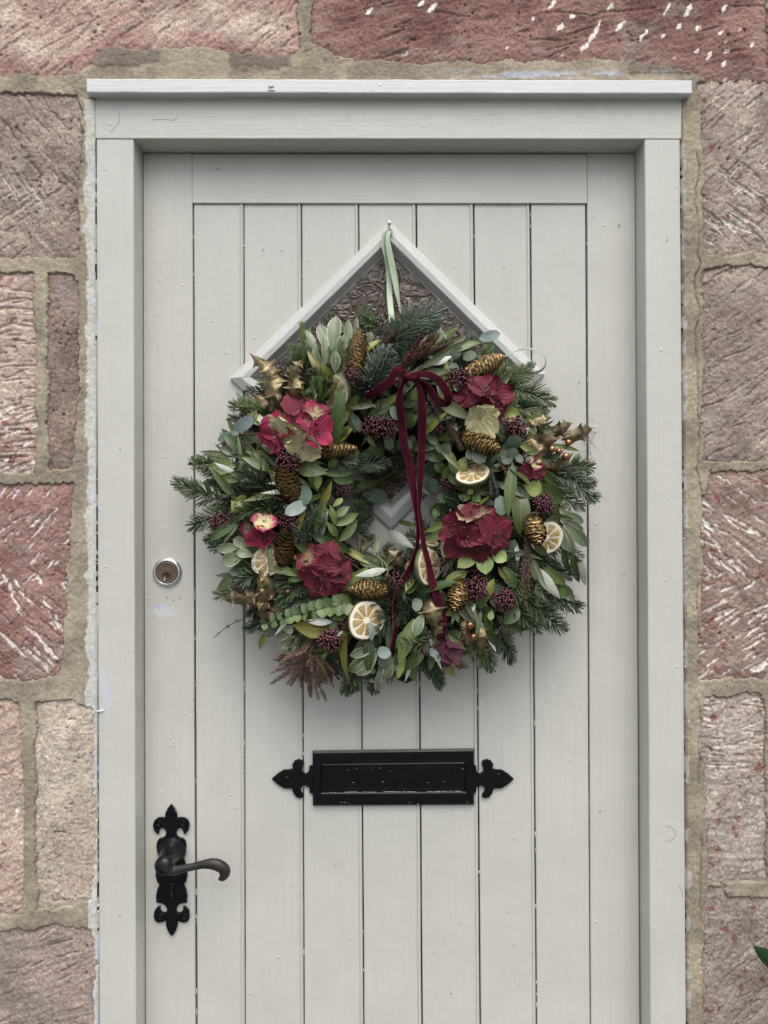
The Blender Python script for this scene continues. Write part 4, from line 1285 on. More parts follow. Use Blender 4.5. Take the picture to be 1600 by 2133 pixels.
def leaf_mesh(B, T, width, outline, arch=0.1, fold=0.2, roll=0.0, tipcurl=0.0, nu=9, nv=2, wave=0.0, facing=None):
    B = np.asarray(B, float); T = np.asarray(T, float)
    L = np.linalg.norm(T - B); a = unit(T - B)
    n0 = facing if facing is not None else VIEW
    n = unit(n0 - a * (n0 @ a)); s = np.cross(a, n)
    c_, s_ = math.cos(roll), math.sin(roll)
    n, s = n * c_ + s * s_, s * c_ - n * s_
    u = np.linspace(0, 1, nu); v = np.linspace(-1, 1, 2 * nv + 1)
    U, Vv = np.meshgrid(u, v, indexing='ij')
    w = np.maximum(PROF[outline](U), 0.035) * width * 0.5
    w[-1] *= 0.25
    wav = np.sin(U * 9 + rw.rand() * 6) * wave * width * Vv
    off_n = arch * L * 4 * U * (1 - U) + fold * np.abs(Vv) ** 1.4 * w - tipcurl * L * U ** 3 + wav
    Pt = B + a * (U[..., None] * L) + s * (Vv * w)[..., None] + n * off_n[..., None]
    k = 2 * nv + 1
    idx = np.arange(nu * k).reshape(nu, k)
    q = np.stack([idx[:-1, :-1], idx[:-1, 1:], idx[1:, 1:], idx[1:, :-1]], -1).reshape(-1, 4)
    # face the picture
    p0, p1, p2 = Pt[nu // 2, nv], Pt[nu // 2, nv + 1], Pt[nu // 2 + 1, nv]
    if np.cross(p1 - p0, p2 - p0) @ n < 0: q = q[:, ::-1]
    return Pt.reshape(-1, 3), q, np.stack([U.ravel(), Vv.ravel()], -1)


def leaf(sp, x0, y0, x1, y1, width, l0=0.004, l1=0.012, roll=0.0, arch=None, fold=None, curl=0.0, wave=0.0, outline=None, name=None):
    ol, ar, fo = SPEC[sp]
    V, q, uv = leaf_mesh(W(x0, y0, l0), W(x1, y1, l1), width * S, outline or ol, ar if arch is None else arch, fo if fold is None else fold, R(roll), curl, wave=wave)
    nm = name or {'silver_leaf': 'olive_leaf', 'pale_eucalyptus_leaf': 'eucalyptus_leaf', 'yellowing_leaf': 'laurel_leaf'}.get(sp, sp)
    return mk(nm, V, q, M[sp], wreath, True, uv=uv)


HOLLY_TEETH = (0.20, 0.47, 0.74)


def holly(x0, y0, x1, y1, width, l0=0.01, l1=0.02, roll=0.0, twist=1.0):
    width *= 1.10
    B, T = W(x0, y0, l0), W(x1, y1, l1)
    L = np.linalg.norm(T - B); a = unit(T - B); n = unit(VIEW - a * (VIEW @ a)); s = np.cross(a, n)
    c_, s_ = math.cos(R(roll)), math.sin(R(roll)); n, s = n * c_ + s * s_, s * c_ - n * s_
    nu, nv = 49, 4
    u = np.linspace(0, 1, nu); v = np.linspace(-1, 1, 2 * nv + 1)
    U, Vv = np.meshgrid(u, v, indexing='ij')
    tooth = np.zeros_like(U)
    lift_t = np.zeros_like(U); up0 = 1 if rw.rand() < 0.5 else -1
    sgn = np.where(Vv > 0, 1.0, -1.0)
    for it, tc in enumerate(HOLLY_TEETH):
        f_ = np.clip(1 - np.abs(U - tc - 0.02 * sgn) / 0.135, 0, 1) ** 3.4
        tooth = np.maximum(tooth, f_)
        lift_t += f_ * (up0 * (-1) ** it) * rw.uniform(0.6, 1.3)
    body = np.sin(np.pi * np.clip(U, 0, 1) ** 0.9) ** 0.8 * (1 - 0.35 * U ** 3)
    w = width * S * 0.5 * (body * 0.66 + tooth * 0.50 * (0.45 + 0.55 * body)); w = np.maximum(w, 0.0004 + 0.0016 * (U < 0.04)); w *= np.clip((1 - U) / 0.10, 0.04, 1) ** 0.6
    edge = np.abs(Vv) ** 1.8
    off = 0.20 * L * 4 * U * (1 - U) + lift_t * edge * 0.30 * width * S * twist + 0.10 * L * U ** 5 - 0.10 * width * S * np.abs(Vv)
    Pt = B + a * (U[..., None] * L) + s * (Vv * w)[..., None] + n * off[..., None]
    k = 2 * nv + 1; idx = np.arange(nu * k).reshape(nu, k)
    q = np.stack([idx[:-1, :-1], idx[:-1, 1:], idx[1:, 1:], idx[1:, :-1]], -1).reshape(-1, 4)
    return mk('holly_leaf', Pt.reshape(-1, 3), q, M['gold_leaf'], wreath, True, uv=np.stack([U.ravel(), Vv.ravel()], -1))


def frame_along(curve):
    t = np.gradient(curve, axis=0); t /= np.linalg.norm(t, axis=1, keepdims=True)
    n = VIEW - t * (t @ VIEW)[:, None]
    bad = np.linalg.norm(n, axis=1) < 0.25
    n[bad] = np.array([0.0, -0.3, 1.0]) - t[bad] * (t[bad] @ np.array([0.0, -0.3, 1.0]))[:, None]
    n /= np.linalg.norm(n, axis=1, keepdims=True)
    return t, n, np.cross(t, n)


def needles_geo(curve, n, nl, wid, col, th=(62, 28), flat=1.0, upbend=0.22, u0=0.04, tipn=8, jit=0.25):
    m = len(curve); t, nn, ss = frame_along(curve)
    u = np.concatenate([np.sort(rw.uniform(u0, 1.0, n)), rw.uniform(0.96, 1.0, tipn)])
    k = u * (m - 1); i0 = np.clip(k.astype(int), 0, m - 2); f = (k - i0)[:, None]
    pos = curve[i0] * (1 - f) + curve[i0 + 1] * f
    a, up, sd = t[i0], nn[i0], ss[i0]
    N = len(u)
    sg = np.where(rw.rand(N) < 0.5, -1, 1)
    phi = np.radians(np.clip(rw.normal(72 if flat > 0.5 else 55, 26 if flat > 0.5 else 75, N), -10, 125)) * sg
    theta = np.radians(th[0] + (th[1] - th[0]) * u ** 2 + rw.normal(0, 7, N)); theta[n:] = np.radians(rw.uniform(4, 34, tipn))
    rad = sd * np.sin(phi)[:, None] + up * np.cos(phi)[:, None]
    d = a * np.cos(theta)[:, None] + rad * np.sin(theta)[:, None]
    ln = nl * S * rw.uniform(0.78, 1.12, N) * (1 - 0.30 * u ** 5) * np.where(u < 0.12, 0.75, 1)
    d2 = d + up * upbend; d2 /= np.linalg.norm(d2, axis=1, keepdims=True)
    w = np.cross(d, rad); wn = np.linalg.norm(w, axis=1, keepdims=True); w = w / np.maximum(wn, 1e-6)
    w = np.where(wn < 0.1, sd, w)
    hgt = np.cross(w, d)
    ws = wid * S * rw.uniform(0.85, 1.15, N)[:, None]
    c1 = pos + d * (ln * 0.5)[:, None]; c2 = c1 + d2 * (ln * 0.42)[:, None]; tp = c2 + d2 * (ln * 0.08)[:, None]
    rows = []
    for cc, kk in ((pos, 0.55), (c1, 1.0), (c2, 0.85)):
        rows += [cc - w * ws * kk, cc + hgt * ws * 0.45 * kk, cc + w * ws * kk]
    V = np.stack(rows + [tp], 1)                      # N,10,3
    base = np.arange(N)[:, None] * 10
    quads = []
    for r_ in range(2):
        for j in range(3):
            quads.append(np.stack([base[:, 0] + r_ * 3 + j, base[:, 0] + r_ * 3 + (j + 1) % 3, base[:, 0] + (r_ + 1) * 3 + (j + 1) % 3, base[:, 0] + (r_ + 1) * 3 + j], -1))
    tris = [np.stack([base[:, 0] + 6 + j, base[:, 0] + 6 + (j + 1) % 3, base[:, 0] + 9], -1) for j in range(3)]
    cj = (np.asarray(col)[None] * rw.uniform(1 - jit, 1 + jit, (N, 1)) * (1 + rw.normal(0, 0.06, (N, 3))))
    C = np.repeat(cj[:, None], 10, 1)
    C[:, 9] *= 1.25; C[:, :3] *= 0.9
    return V.reshape(-1, 3), [np.concatenate(quads), np.concatenate(tris)], np.clip(C.reshape(-1, 3), 0.002, 0.95)


FIRC = {'g': (0.064, 0.098, 0.036), 'd': (0.038, 0.062, 0.028), 'b': (0.105, 0.140, 0.090), 'n': (0.155, 0.20, 0.15), 'l': (0.105, 0.145, 0.050), 'y': (0.13, 0.19, 0.045)}


def fir(x0, y0, x1, y1, nl=24, l0=0.0, l1=0.006, hue='g', bend=0.0, dens=1.0, wid=1.35, th=(62, 30), flat=1.0, name='fir_sprig'):
    a, b = W(x0, y0, l0), W(x1, y1, l1)
    L = math.hypot(x1 - x0, y1 - y0) + abs(l1 - l0) / S * 0.8
    px_, py_ = -(y1 - y0), (x1 - x0); pl_ = math.hypot(px_, py_) or 1
    mid = (a + b) / 2 + np.array([px_ / pl_, 0, -py_ / pl_]) * bend * S + np.array([0, -0.004, 0])
    cv_ = catmull([a, mid, b], 22)
    V, F = tube_geo(cv_, np.linspace(1.9, 0.9, 22) * S, 6)
    o = mk('fir_sprig' if name is None else name, V, F, M['twig'], wreath, True, col=np.broadcast_to(np.array([0.10, 0.075, 0.045]), (len(V), 3)))
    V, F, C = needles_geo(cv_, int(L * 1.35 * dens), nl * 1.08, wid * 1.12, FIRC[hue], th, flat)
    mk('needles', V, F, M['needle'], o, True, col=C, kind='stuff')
    return o


ICO = None


def ico_template(sub):
    bm = bmesh.new(); bmesh.ops.create_icosphere(bm, subdivisions=sub, radius=1.0)
    V = np.array([v.co[:] for v in bm.verts]); F = np.array([[v.index for v in f.verts] for f in bm.faces]); bm.free()
    return V, F


ICO1, ICO2, ICO3 = ico_template(1), ico_template(2), ico_template(3)


def beads_geo(C, rad, tmpl, colr, tipc=None, axis=None):
    TV, TF = tmpl
    C = np.asarray(C); N = len(C); rad = np.broadcast_to(np.asarray(rad, float), (N,))
    V = C[:, None] + TV[None] * rad[:, None, None]
    F = (TF[None] + (np.arange(N) * len(TV))[:, None, None]).reshape(-1, 3)
    col = np.repeat(np.asarray(colr)[:, None], len(TV), 1).copy()
    if tipc is not None:
        d = np.einsum('nk,vk->nv', axis, TV)
        f = sstep(0.80, 0.97, d)[..., None]
        col = col * (1 - f) + np.asarray(tipc) * f
    return V.reshape(-1, 3), F, col.reshape(-1, 3)


def berries(cx, cy, rx, ry, lift=0.012, n=90, br=3.1, pink=0.5, name='berry_cluster'):
    n = int(n * 1.5); br *= 0.76
    c0_ = W(cx, cy, lift - 0.012)
    pts = []; ax_ = []
    for i in range(n):
        t = (i + 0.5) / n; r_ = math.sqrt(t); an = i * 2.39996 + rw.normal(0, 0.25)
        x = cx + rx * r_ * math.cos(an) + rw.normal(0, 1.5); y = cy + ry * r_ * math.sin(an) + rw.normal(0, 1.5)
        dome = 0.9 * min(rx, ry) * S * math.sqrt(max(0, 1 - r_ * r_ * 0.95)) * rw.uniform(0.72, 1.08)
        p = W(cx, cy, lift) ; q = P(x, y, p[1] - dome); pts.append(q); ax_.append(unit(q - c0_ + rw.normal(0, 0.004, 3)))
    pts = np.array(pts); ax_ = np.array(ax_)
    g_ = Geo()
    for i in range(0, n):
        g_.add(*tube_geo([c0_ + (pts[i] - c0_) * 0.15, c0_ + (pts[i] - c0_) * 0.6 + rw.normal(0, 0.0008, 3), pts[i]], [0.7 * S, 0.55 * S, 0.7 * S], 3, False), c=(0.075, 0.014, 0.022))
    o = g_.build(name, M['berry'], wreath, True)
    colr = np.array([0.055, 0.004, 0.012])[None] * rw.uniform(0.5, 1.5, (n, 1))
    V, F, C = beads_geo(pts, br * S * rw.uniform(0.75, 1.15, n), ICO2, colr, np.array([0.36, 0.13, 0.15]) * (0.6 + pink * 0.8), ax_)  # paler outer end of each bud is a highlight put into the colour
    mk('buds', V, F, M['berry'], o, True, col=C, kind='stuff')


def cone(x0, y0, x1, y1, r, l0=0.008, l1=0.02, tone=1.0):
    a, b = W(x0, y0, l0), W(x1, y1, l1)
    ax_ = unit(b - a); L = np.linalg.norm(b - a) * 1.04
    ref = np.array([0, 0, 1.0]) if abs(ax_[2]) < 0.9 else np.array([1.0, 0, 0])
    s = unit(np.cross(ax_, ref)); n = np.cross(ax_, s)
    R_ = r * S * 0.90
    prof = lambda t: R_ * (0.80 + 0.20 * math.sin(math.pi * min(1, t * 1.1))) * (1 - max(0, (t - 0.55) / 0.45) ** 2.1 * 0.72)
    g_ = Geo()
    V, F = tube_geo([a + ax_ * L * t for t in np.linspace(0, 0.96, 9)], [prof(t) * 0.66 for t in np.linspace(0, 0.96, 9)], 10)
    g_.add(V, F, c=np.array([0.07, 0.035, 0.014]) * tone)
    per = 8.0
    N = int(L / S * 1.45)
    for i in range(N):
        t = (i + 0.5) / N; an = i * 2.39996 + rw.normal(0, 0.05)
        rr_ = prof(t)
        er = s * math.cos(an) + n * math.sin(an); et = -s * math.sin(an) + n * math.cos(an)
        wdt = 2 * math.pi * rr_ / per * 0.70; hgt = 16 * S * (1 - 0.25 * t)
        c = a + ax_ * L * t * 0.97
        V = []; C = []
        jit_ = rw.uniform(0.75, 1.2); opn = rw.uniform(0.94, 1.08)
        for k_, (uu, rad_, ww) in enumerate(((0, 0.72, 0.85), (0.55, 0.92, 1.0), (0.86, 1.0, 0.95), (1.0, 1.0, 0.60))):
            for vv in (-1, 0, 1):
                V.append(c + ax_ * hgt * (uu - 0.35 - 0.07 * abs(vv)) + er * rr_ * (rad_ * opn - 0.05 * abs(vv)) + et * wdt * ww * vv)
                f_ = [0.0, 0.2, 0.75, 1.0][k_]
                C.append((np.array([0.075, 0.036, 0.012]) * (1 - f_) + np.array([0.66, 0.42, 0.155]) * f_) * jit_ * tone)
        F = [(k_ * 3 + j, k_ * 3 + j + 1, (k_ + 1) * 3 + j + 1, (k_ + 1) * 3 + j) for k_ in range(3) for j in range(2)]
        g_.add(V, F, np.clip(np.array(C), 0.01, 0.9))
    # closed tip
    V, F = lathe_geo(a + ax_ * L * 0.90, ax_, [(prof(0.93) * 0.75, 0), (prof(0.97) * 0.7, 0.05 * L), (prof(1.0) * 0.35, 0.09 * L), (0.0006, 0.11 * L)], 9)
    g_.add(V, F, c=np.array([0.60, 0.39, 0.15]) * tone)
    return g_.build('gilded_cone', M['cone'], wreath, True)


def slice_(cx, cy, r, nrm, lift=0.02, spin=0.3, squash=1.0, nseg=9, cover=1.0):
    c = W(cx, cy, lift); nn = unit(np.array(nrm, float))
    ref = np.array([0, 0, 1.0]); s = unit(np.cross(ref, nn)); u_ = np.cross(nn, s)
    R_ = r * S
    wob = lambda an: 1 + 0.06 * math.sin(2 * an + spin) + 0.035 * math.sin(3 * an + 1.3 + spin * 5) + 0.012 * math.sin(7 * an)
    lift_w = lambda an, q: R_ * 0.07 * q * math.sin(2 * an + spin * 2)

    def pt(q, an, h):
        rr_ = R_ * q * wob(an)
        return c + s * rr_ * math.cos(an) + u_ * rr_ * math.sin(an) * squash + nn * (h + lift_w(an, q))
    K = 44; th_ = R_ * 0.24
    V = []; F = []
    prof = [(0.90, -th_), (0.985, -th_ * 0.9), (1.02, -th_ * 0.4), (1.0, 0.0), (0.955, th_ * 0.06)]
    for q, h in prof:
        for k_ in range(K): V.append(pt(q, 2 * math.pi * k_ / K, h))
    n_ = len(prof)
    F = [(i * K + k_, i * K + (k_ + 1) % K, (i + 1) * K + (k_ + 1) % K, (i + 1) * K + k_) for i in range(n_ - 1) for k_ in range(K)]
    F.append(tuple(range(K))[::-1])
    o = mk('citrus_slice', V, F, M['rind'], wreath, True)
    V = []; prof = [(0.958, th_ * 0.05), (0.90, th_ * 0.10), (0.80, th_ * 0.02), (0.40, -th_ * 0.02), (0.14, th_ * 0.03)]
    for q, h in prof:
        for k_ in range(K): V.append(pt(q, 2 * math.pi * k_ / K, h))
    n_ = len(prof)
    F = [(i * K + k_, i * K + (k_ + 1) % K, (i + 1) * K + (k_ + 1) % K, (i + 1) * K + k_) for i in range(n_ - 1) for k_ in range(K)]
    F.append(tuple((n_ - 1) * K + k_ for k_ in range(K)))
    mk('pith', V, F, M['pith'], o, True)
    for sgm in range(nseg):
        a0 = 2 * math.pi * (sgm + 0.09 + 0.05 * rw.rand()) / nseg + spin; a1 = 2 * math.pi * (sgm + 0.91 - 0.05 * rw.rand()) / nseg + spin
        V = []; F = []
        qs = (0.17, 0.32, 0.52, 0.70, 0.79)
        m_ = 7
        for iq, q in enumerate(qs):
            for k_ in range(m_):
                f_ = k_ / (m_ - 1); edge = abs(2 * f_ - 1)
                an = a0 + (a1 - a0) * f_
                qq = q * (1 - (0.06 * edge ** 3 if iq == 4 else 0))
                hh = th_ * (0.035 + 0.07 * (1 - edge ** 4) * (1 if 0 < iq < 4 else 0.1)) + rw.normal(0, R_ * 0.006)
                V.append(pt(qq, an, hh))
        F = [(i * m_ + k_, i * m_ + k_ + 1, (i + 1) * m_ + k_ + 1, (i + 1) * m_ + k_) for i in range(len(qs) - 1) for k_ in range(m_ - 1)]
        mk('segment', V, F, M['pulp'], o, True)
    return o


CRIM = np.array([0.095, 0.005, 0.014]); PINK = np.array([0.30, 0.024, 0.066]); CREAM = np.array([0.48, 0.45, 0.235]); OLIV = np.array([0.21, 0.15, 0.08]); DUSK = np.array([0.070, 0.016, 0.028]); ROSE = np.array([0.135, 0.014, 0.026])


def petal(bloom, c, axis, up, an, rad, c_in, c_out, blend, cup):
    s = unit(np.cross(axis, up)); u_ = np.cross(s, axis)
    d = s * math.cos(an) + u_ * math.sin(an); tsv = np.cross(axis, d)
    nu, nv = 7, 3
    u = np.linspace(0.03, 1, nu); v = np.linspace(-1, 1, 2 * nv + 1)
    U, Vv = np.meshgrid(u, v, indexing='ij')
    wd_ = rad * 0.62 * np.sin(np.pi * np.clip(U, 0, 1) ** 0.72 * 0.86 + 0.06) ** 0.75
    ph = rw.rand() * 6.28
    ruf = rad * 0.11 * U ** 2 * np.sin(Vv * 4.2 + ph) + rad * 0.05 * np.sin(U * 7 + Vv * 9 + ph) * U
    along = U * rad * (1 - 0.10 * Vv ** 2 * U) * (1 + 0.09 * np.sin(Vv * 7 + ph) * U ** 4)
    hgt = cup * rad * U ** 1.6 + ruf + 0.10 * rad * Vv ** 2 * U
    Pt = c + d * along[..., None] + tsv * (Vv * wd_)[..., None] + axis * hgt[..., None]
    f = sstep(blend - 0.28, blend + 0.28, U + 0.16 * np.abs(Vv) + (fbm(U * 4 + ph, Vv * 3, 3, 2) - 0.5) * 0.5)[..., None]
    C = c_in * (1 - f) + c_out * f
    C = C * rw.uniform(0.82, 1.2)
    k = 2 * nv + 1; idx = np.arange(nu * k).reshape(nu, k)
    q = np.stack([idx[:-1, :-1], idx[:-1, 1:], idx[1:, 1:], idx[1:, :-1]], -1).reshape(-1, 4)
    mk('petal', Pt.reshape(-1, 3), q, M['petal'], bloom, True, col=np.clip(C.reshape(-1, 3), 0.005, 0.9), uv=np.stack([U.ravel(), Vv.ravel()], -1))


def hydrangea(cx, cy, rx, ry, florets, lift=0.014, label=None):
    """florets: (dx, dy, radius px, kind, height mm)"""
    base = W(cx, cy, lift - 0.014)
    V, F = lathe_geo(base, VIEW, [(0.004, -0.01), (0.006, 0), (0.010, 0.008), (0.004, 0.012)], 10)
    bl = mk('hydrangea_bloom', V, F, M['stem'], wreath, True)
    if label: bl['label'] = label
    for (dx, dy, rad, kind, hm) in florets:
        c = P(cx + dx * 1.15, cy + dy * 1.15, wy(cx, cy, lift) - hm * 0.0015)
        axis = unit(VIEW + np.array([dx / max(rx, 1), 0, -dy / max(ry, 1)]) * 1.05 + rw.normal(0, 0.16, 3))
        up = np.array([0, 0, 1.0]); a0 = rw.rand() * 6.28
        pal = {'c': (CRIM, CRIM, .5), 'cr': (CRIM * 0.7, CRIM * 1.15, .4), 'p': (CREAM * 0.8, PINK, .42), 'pp': (PINK * 0.7, PINK, .5), 'k': (CREAM, CREAM * 1.05, .5), 'kp': (CREAM, PINK, .72),
               'o': (OLIV, CRIM * 1.2, .5), 'd': (DUSK, DUSK * 1.2, .5), 'r': (ROSE * .7, ROSE, .5), 'ck': (CRIM, CREAM * .7, .85)}[kind]
        for k_ in range(4):
            ka = a0 + k_ * math.pi / 2 + rw.normal(0, 0.12)
            petal(bl, c + axis * 0.0005 * (k_ % 2), axis, up, ka, rad * S * rw.uniform(0.8, 1.22), pal[0], pal[1], pal[2] + rw.normal(0, 0.08), rw.uniform(-0.12, 0.30))
        TV, TF = ICO1
        mk('floret_eye', c + axis * 0.0012 + TV * 0.0015, TF, M['stem'], bl, True)
    return bl


def plume(x0, y0, x1, y1, spread, nst, style='feather', col=(0.11, 0.062, 0.042), l0=0.0, l1=0.01, budlen=6.5, droop=0.0, name='dried_sprig', back=0.0):
    g_ = Geo(); allV = []; allF = []; allC = []; nn_ = 0
    px_, py_ = -(y1 - y0), (x1 - x0); pl_ = math.hypot(px_, py_) or 1; px_ /= pl_; py_ /= pl_
    pieces = []
    for k_ in range(nst):
        e = rw.uniform(-1, 1); f_ = rw.uniform(0.45, 1.08)
        tx, ty = x0 + (x1 - x0) * f_ + px_ * spread * e, y0 + (y1 - y0) * f_ + py_ * spread * e
        mx, my = x0 + (x1 - x0) * f_ * 0.55 + px_ * spread * e * 0.35, y0 + (y1 - y0) * f_ * 0.55 + py_ * spread * e * 0.35 - droop
        bx, by = x0 + px_ * spread * 0.12 * e, y0 + py_ * spread * 0.12 * e
        lj = rw.normal(0, 0.004)
        cv_ = catmull([W(bx, by, l0 + lj), W(mx, my, (l0 + l1) / 2 + lj + 0.002), W(tx, ty, l1 + lj)], 14)
        V, F = tube_geo(cv_, np.linspace(0.7, 0.35, 14) * S, 4, False)
        g_.add(V, F, c=np.array(col) * 0.8)
        L = np.linalg.norm(np.diff(cv_, axis=0), axis=1).sum() / S
        if style == 'fluff':
            pieces.append(needles_geo(cv_, int(L * 2.2), budlen, 0.55, np.array(col) * rw.uniform(0.7, 1.5), (52, 30), 0.0, 0.05, 0.15, 5, 0.45))
        elif style == 'feather':
            pieces.append(needles_geo(cv_, int(L * 2.6), budlen, 0.85, np.array(col) * rw.uniform(0.8, 1.4), (48, 26), 0.0, 0.05, 0.25, 3, 0.35))
        else:
            n_ = int(L * 0.42)
            u = rw.uniform(0.2, 1.0, n_) * 13; i0 = np.clip(u.astype(int), 0, 12); ff = (u - i0)[:, None]
            c = cv_[i0] * (1 - ff) + cv_[i0 + 1] * ff + rw.normal(0, 1.6 * S, (n_, 3))
            V, F, C = beads_geo(c, rw.uniform(1.0, 1.9, n_) * S, ICO1, np.array(col)[None] * rw.uniform(0.7, 1.7, (n_, 1)))
            pieces.append((V, [F], C))
    o = g_.build(name, M['dried'], wreath, True)
    for V, Fs, C in pieces:
        for f in Fs: allF.append(f + nn_)
        allV.append(V); allC.append(C); nn_ += len(V)
    byk = {}
    for f in allF: byk.setdefault(f.shape[1], []).append(f)
    mk('florets', np.concatenate(allV), [np.concatenate(v) for v in byk.values()], M['dried'], o, True, col=np.clip(np.concatenate(allC), 0.004, 0.9), kind='stuff')


def ribbon(name, pts, width, parent, mat, n=60, thick=0.7, opening=None):
    """pts: (px, py, depth y, tilt deg); a flat band, tilt turns its face away from the viewer"""
    p3 = catmull([P(a, b, c) for a, b, c, d in pts], n)
    tl = np.interp(np.linspace(0, len(pts) - 1, n), range(len(pts)), [p[3] for p in pts])
    t, nn, ss = frame_along(p3)
    wv = np.broadcast_to(np.asarray(width, float), (len(pts),)); wv = np.interp(np.linspace(0, len(pts) - 1, n), range(len(pts)), wv) * S * 0.5
    V = []; uv = []
    cols = np.linspace(-1, 1, 7)
    for i in range(n):
        c_, s_ = math.cos(R(tl[i])), math.sin(R(tl[i]))
        side = ss[i] * c_ + nn[i] * s_; nor = nn[i] * c_ - ss[i] * s_
        for v in cols: V.append(p3[i] + side * wv[i] * v + nor * thick * S * (1 - 0.2 * v * v)); uv.append((i / n, v))
        for v in cols[::-1]: V.append(p3[i] + side * wv[i] * v - nor * thick * S * (1 - 0.2 * v * v)); uv.append((i / n, v))
    k = 14
    F = [(i * k + j, i * k + (j + 1) % k, (i + 1) * k + (j + 1) % k, (i + 1) * k + j) for i in range(n - 1) for j in range(k)]
    F += [tuple(range(k))[::-1], tuple((n - 1) * k + j for j in range(k))]
    return mk(name, V, F, mat, parent, True, uv=np.array(uv))


# ---- under layer: scattered sprigs and leaves that fill the ring
for i in range(74):
    th_ = 2 * math.pi * (i + rw.rand()) / 74; r0 = rw.uniform(150, 300); tw = rw.normal(0, 0.55)
    L = rw.uniform(75, 125)
    if i % 3 == 0: r0 = rw.uniform(110, 160); tw = math.pi + rw.normal(0, 0.9); L = rw.uniform(36, 60)
    x0, y0 = WC[0] + r0 * math.cos(th_), WC[1] + r0 * math.sin(th_) * 0.97
    r1 = math.hypot(x0 + L * math.cos(th_ + tw) - WC[0], y0 + L * math.sin(th_ + tw) - WC[1])
    if r1 > 392: L *= max(0.3, 1 - (r1 - 392) / L)
    fir(x0, y0, x0 + L * math.cos(th_ + tw), y0 + L * math.sin(th_ + tw), rw.uniform(18, 24), -0.022, -0.012, rw.choice(['d', 'd', 'g', 'g', 'g']), rw.normal(0, 6), 0.85)
FILL = ['laurel_leaf'] * 5 + ['olive_leaf'] * 4 + ['ruscus_leaf'] * 4 + ['eucalyptus_leaf'] * 4 + ['pittosporum_leaf'] * 4 + ['yellowing_leaf'] + ['silver_leaf']
SIZE = {'laurel_leaf': (62, 24), 'olive_leaf': (60, 14), 'ruscus_leaf': (52, 17), 'eucalyptus_leaf': (34, 27), 'pittosporum_leaf': (56, 20), 'yellowing_leaf': (56, 20), 'silver_leaf': (54, 14)}
for i in range(330):
    sp_ = FILL[rw.randint(len(FILL))]
    th_ = rw.rand() * 2 * math.pi; r0 = rw.uniform(135, 345); tw = rw.normal(0.15, 0.75)
    if r0 < 165 and rw.rand() < 0.6: tw += math.pi
    L, w_ = SIZE[sp_]; L *= rw.uniform(0.85, 1.45); w_ *= rw.uniform(0.8, 1.15)
    x0, y0 = WC[0] + r0 * math.cos(th_), WC[1] + r0 * math.sin(th_)
    x1, y1 = x0 + L * math.cos(th_ + tw), y0 + L * math.sin(th_ + tw)
    if math.hypot(x1 - 822, (y1 - 1052) * 0.85) < 88 or math.hypot(x1 - WC[0], y1 - WC[1]) > 400: continue
    deep = rw.uniform(-0.024, 0.0)
    leaf(sp_, x0, y0, x1, y1, w_, deep - 0.006, deep + rw.uniform(-0.004, 0.012), rw.normal(0, 30), curl=rw.uniform(-0.05, 0.15), wave=rw.uniform(0, 0.05))
for i in range(120):
    sp_ = ['olive_leaf', 'laurel_leaf', 'ruscus_leaf', 'pittosporum_leaf', 'olive_leaf'][i % 5]
    th_ = 2 * math.pi * (i + rw.rand()) / 120; r0 = rw.uniform(270, 340); tw = rw.normal(0.1, 0.5)
    L, w_ = SIZE[sp_]; L *= rw.uniform(1.0, 1.5)
    x0, y0 = WC[0] + r0 * math.cos(th_), WC[1] + r0 * math.sin(th_)
    x1, y1 = x0 + L * math.cos(th_ + tw), y0 + L * math.sin(th_ + tw)
    if math.hypot(x1 - WC[0], y1 - WC[1]) > 408: continue
    dp = rw.uniform(-0.03, -0.006)
    leaf(sp_, x0, y0, x1, y1, w_, dp - 0.004, dp, rw.normal(0, 28), curl=rw.uniform(-0.05, 0.15), wave=rw.uniform(0, 0.05))
for i in range(30):
    th_ = 2 * math.pi * (i + rw.rand()) / 30; r0 = rw.uniform(290, 330); tw = rw.normal(0, 0.35); L = rw.uniform(60, 85)
    x0, y0 = WC[0] + r0 * math.cos(th_), WC[1] + r0 * math.sin(th_)
    fir(x0, y0, x0 + L * math.cos(th_ + tw), y0 + L * math.sin(th_ + tw), rw.uniform(20, 26), -0.014, -0.004, rw.choice(['g', 'd', 'b', 'l']), rw.normal(0, 6))
for i in range(26):
    th_ = rw.rand() * 2 * math.pi; r0 = rw.uniform(140, 330); tw = rw.normal(0, 0.7); L = rw.uniform(50, 85)
    x0, y0 = WC[0] + r0 * math.cos(th_), WC[1] + r0 * math.sin(th_)
    x1, y1 = x0 + L * math.cos(th_ + tw), y0 + L * math.sin(th_ + tw)
    if math.hypot(x1 - WC[0], y1 - WC[1]) > 390 or math.hypot(x1 - 822, y1 - 1052) < 110: continue
    plume(x0, y0, x1, y1, 14, 5, 'feather' if i % 2 else 'bead', (0.105, 0.062, 0.046), -0.014, -0.002)

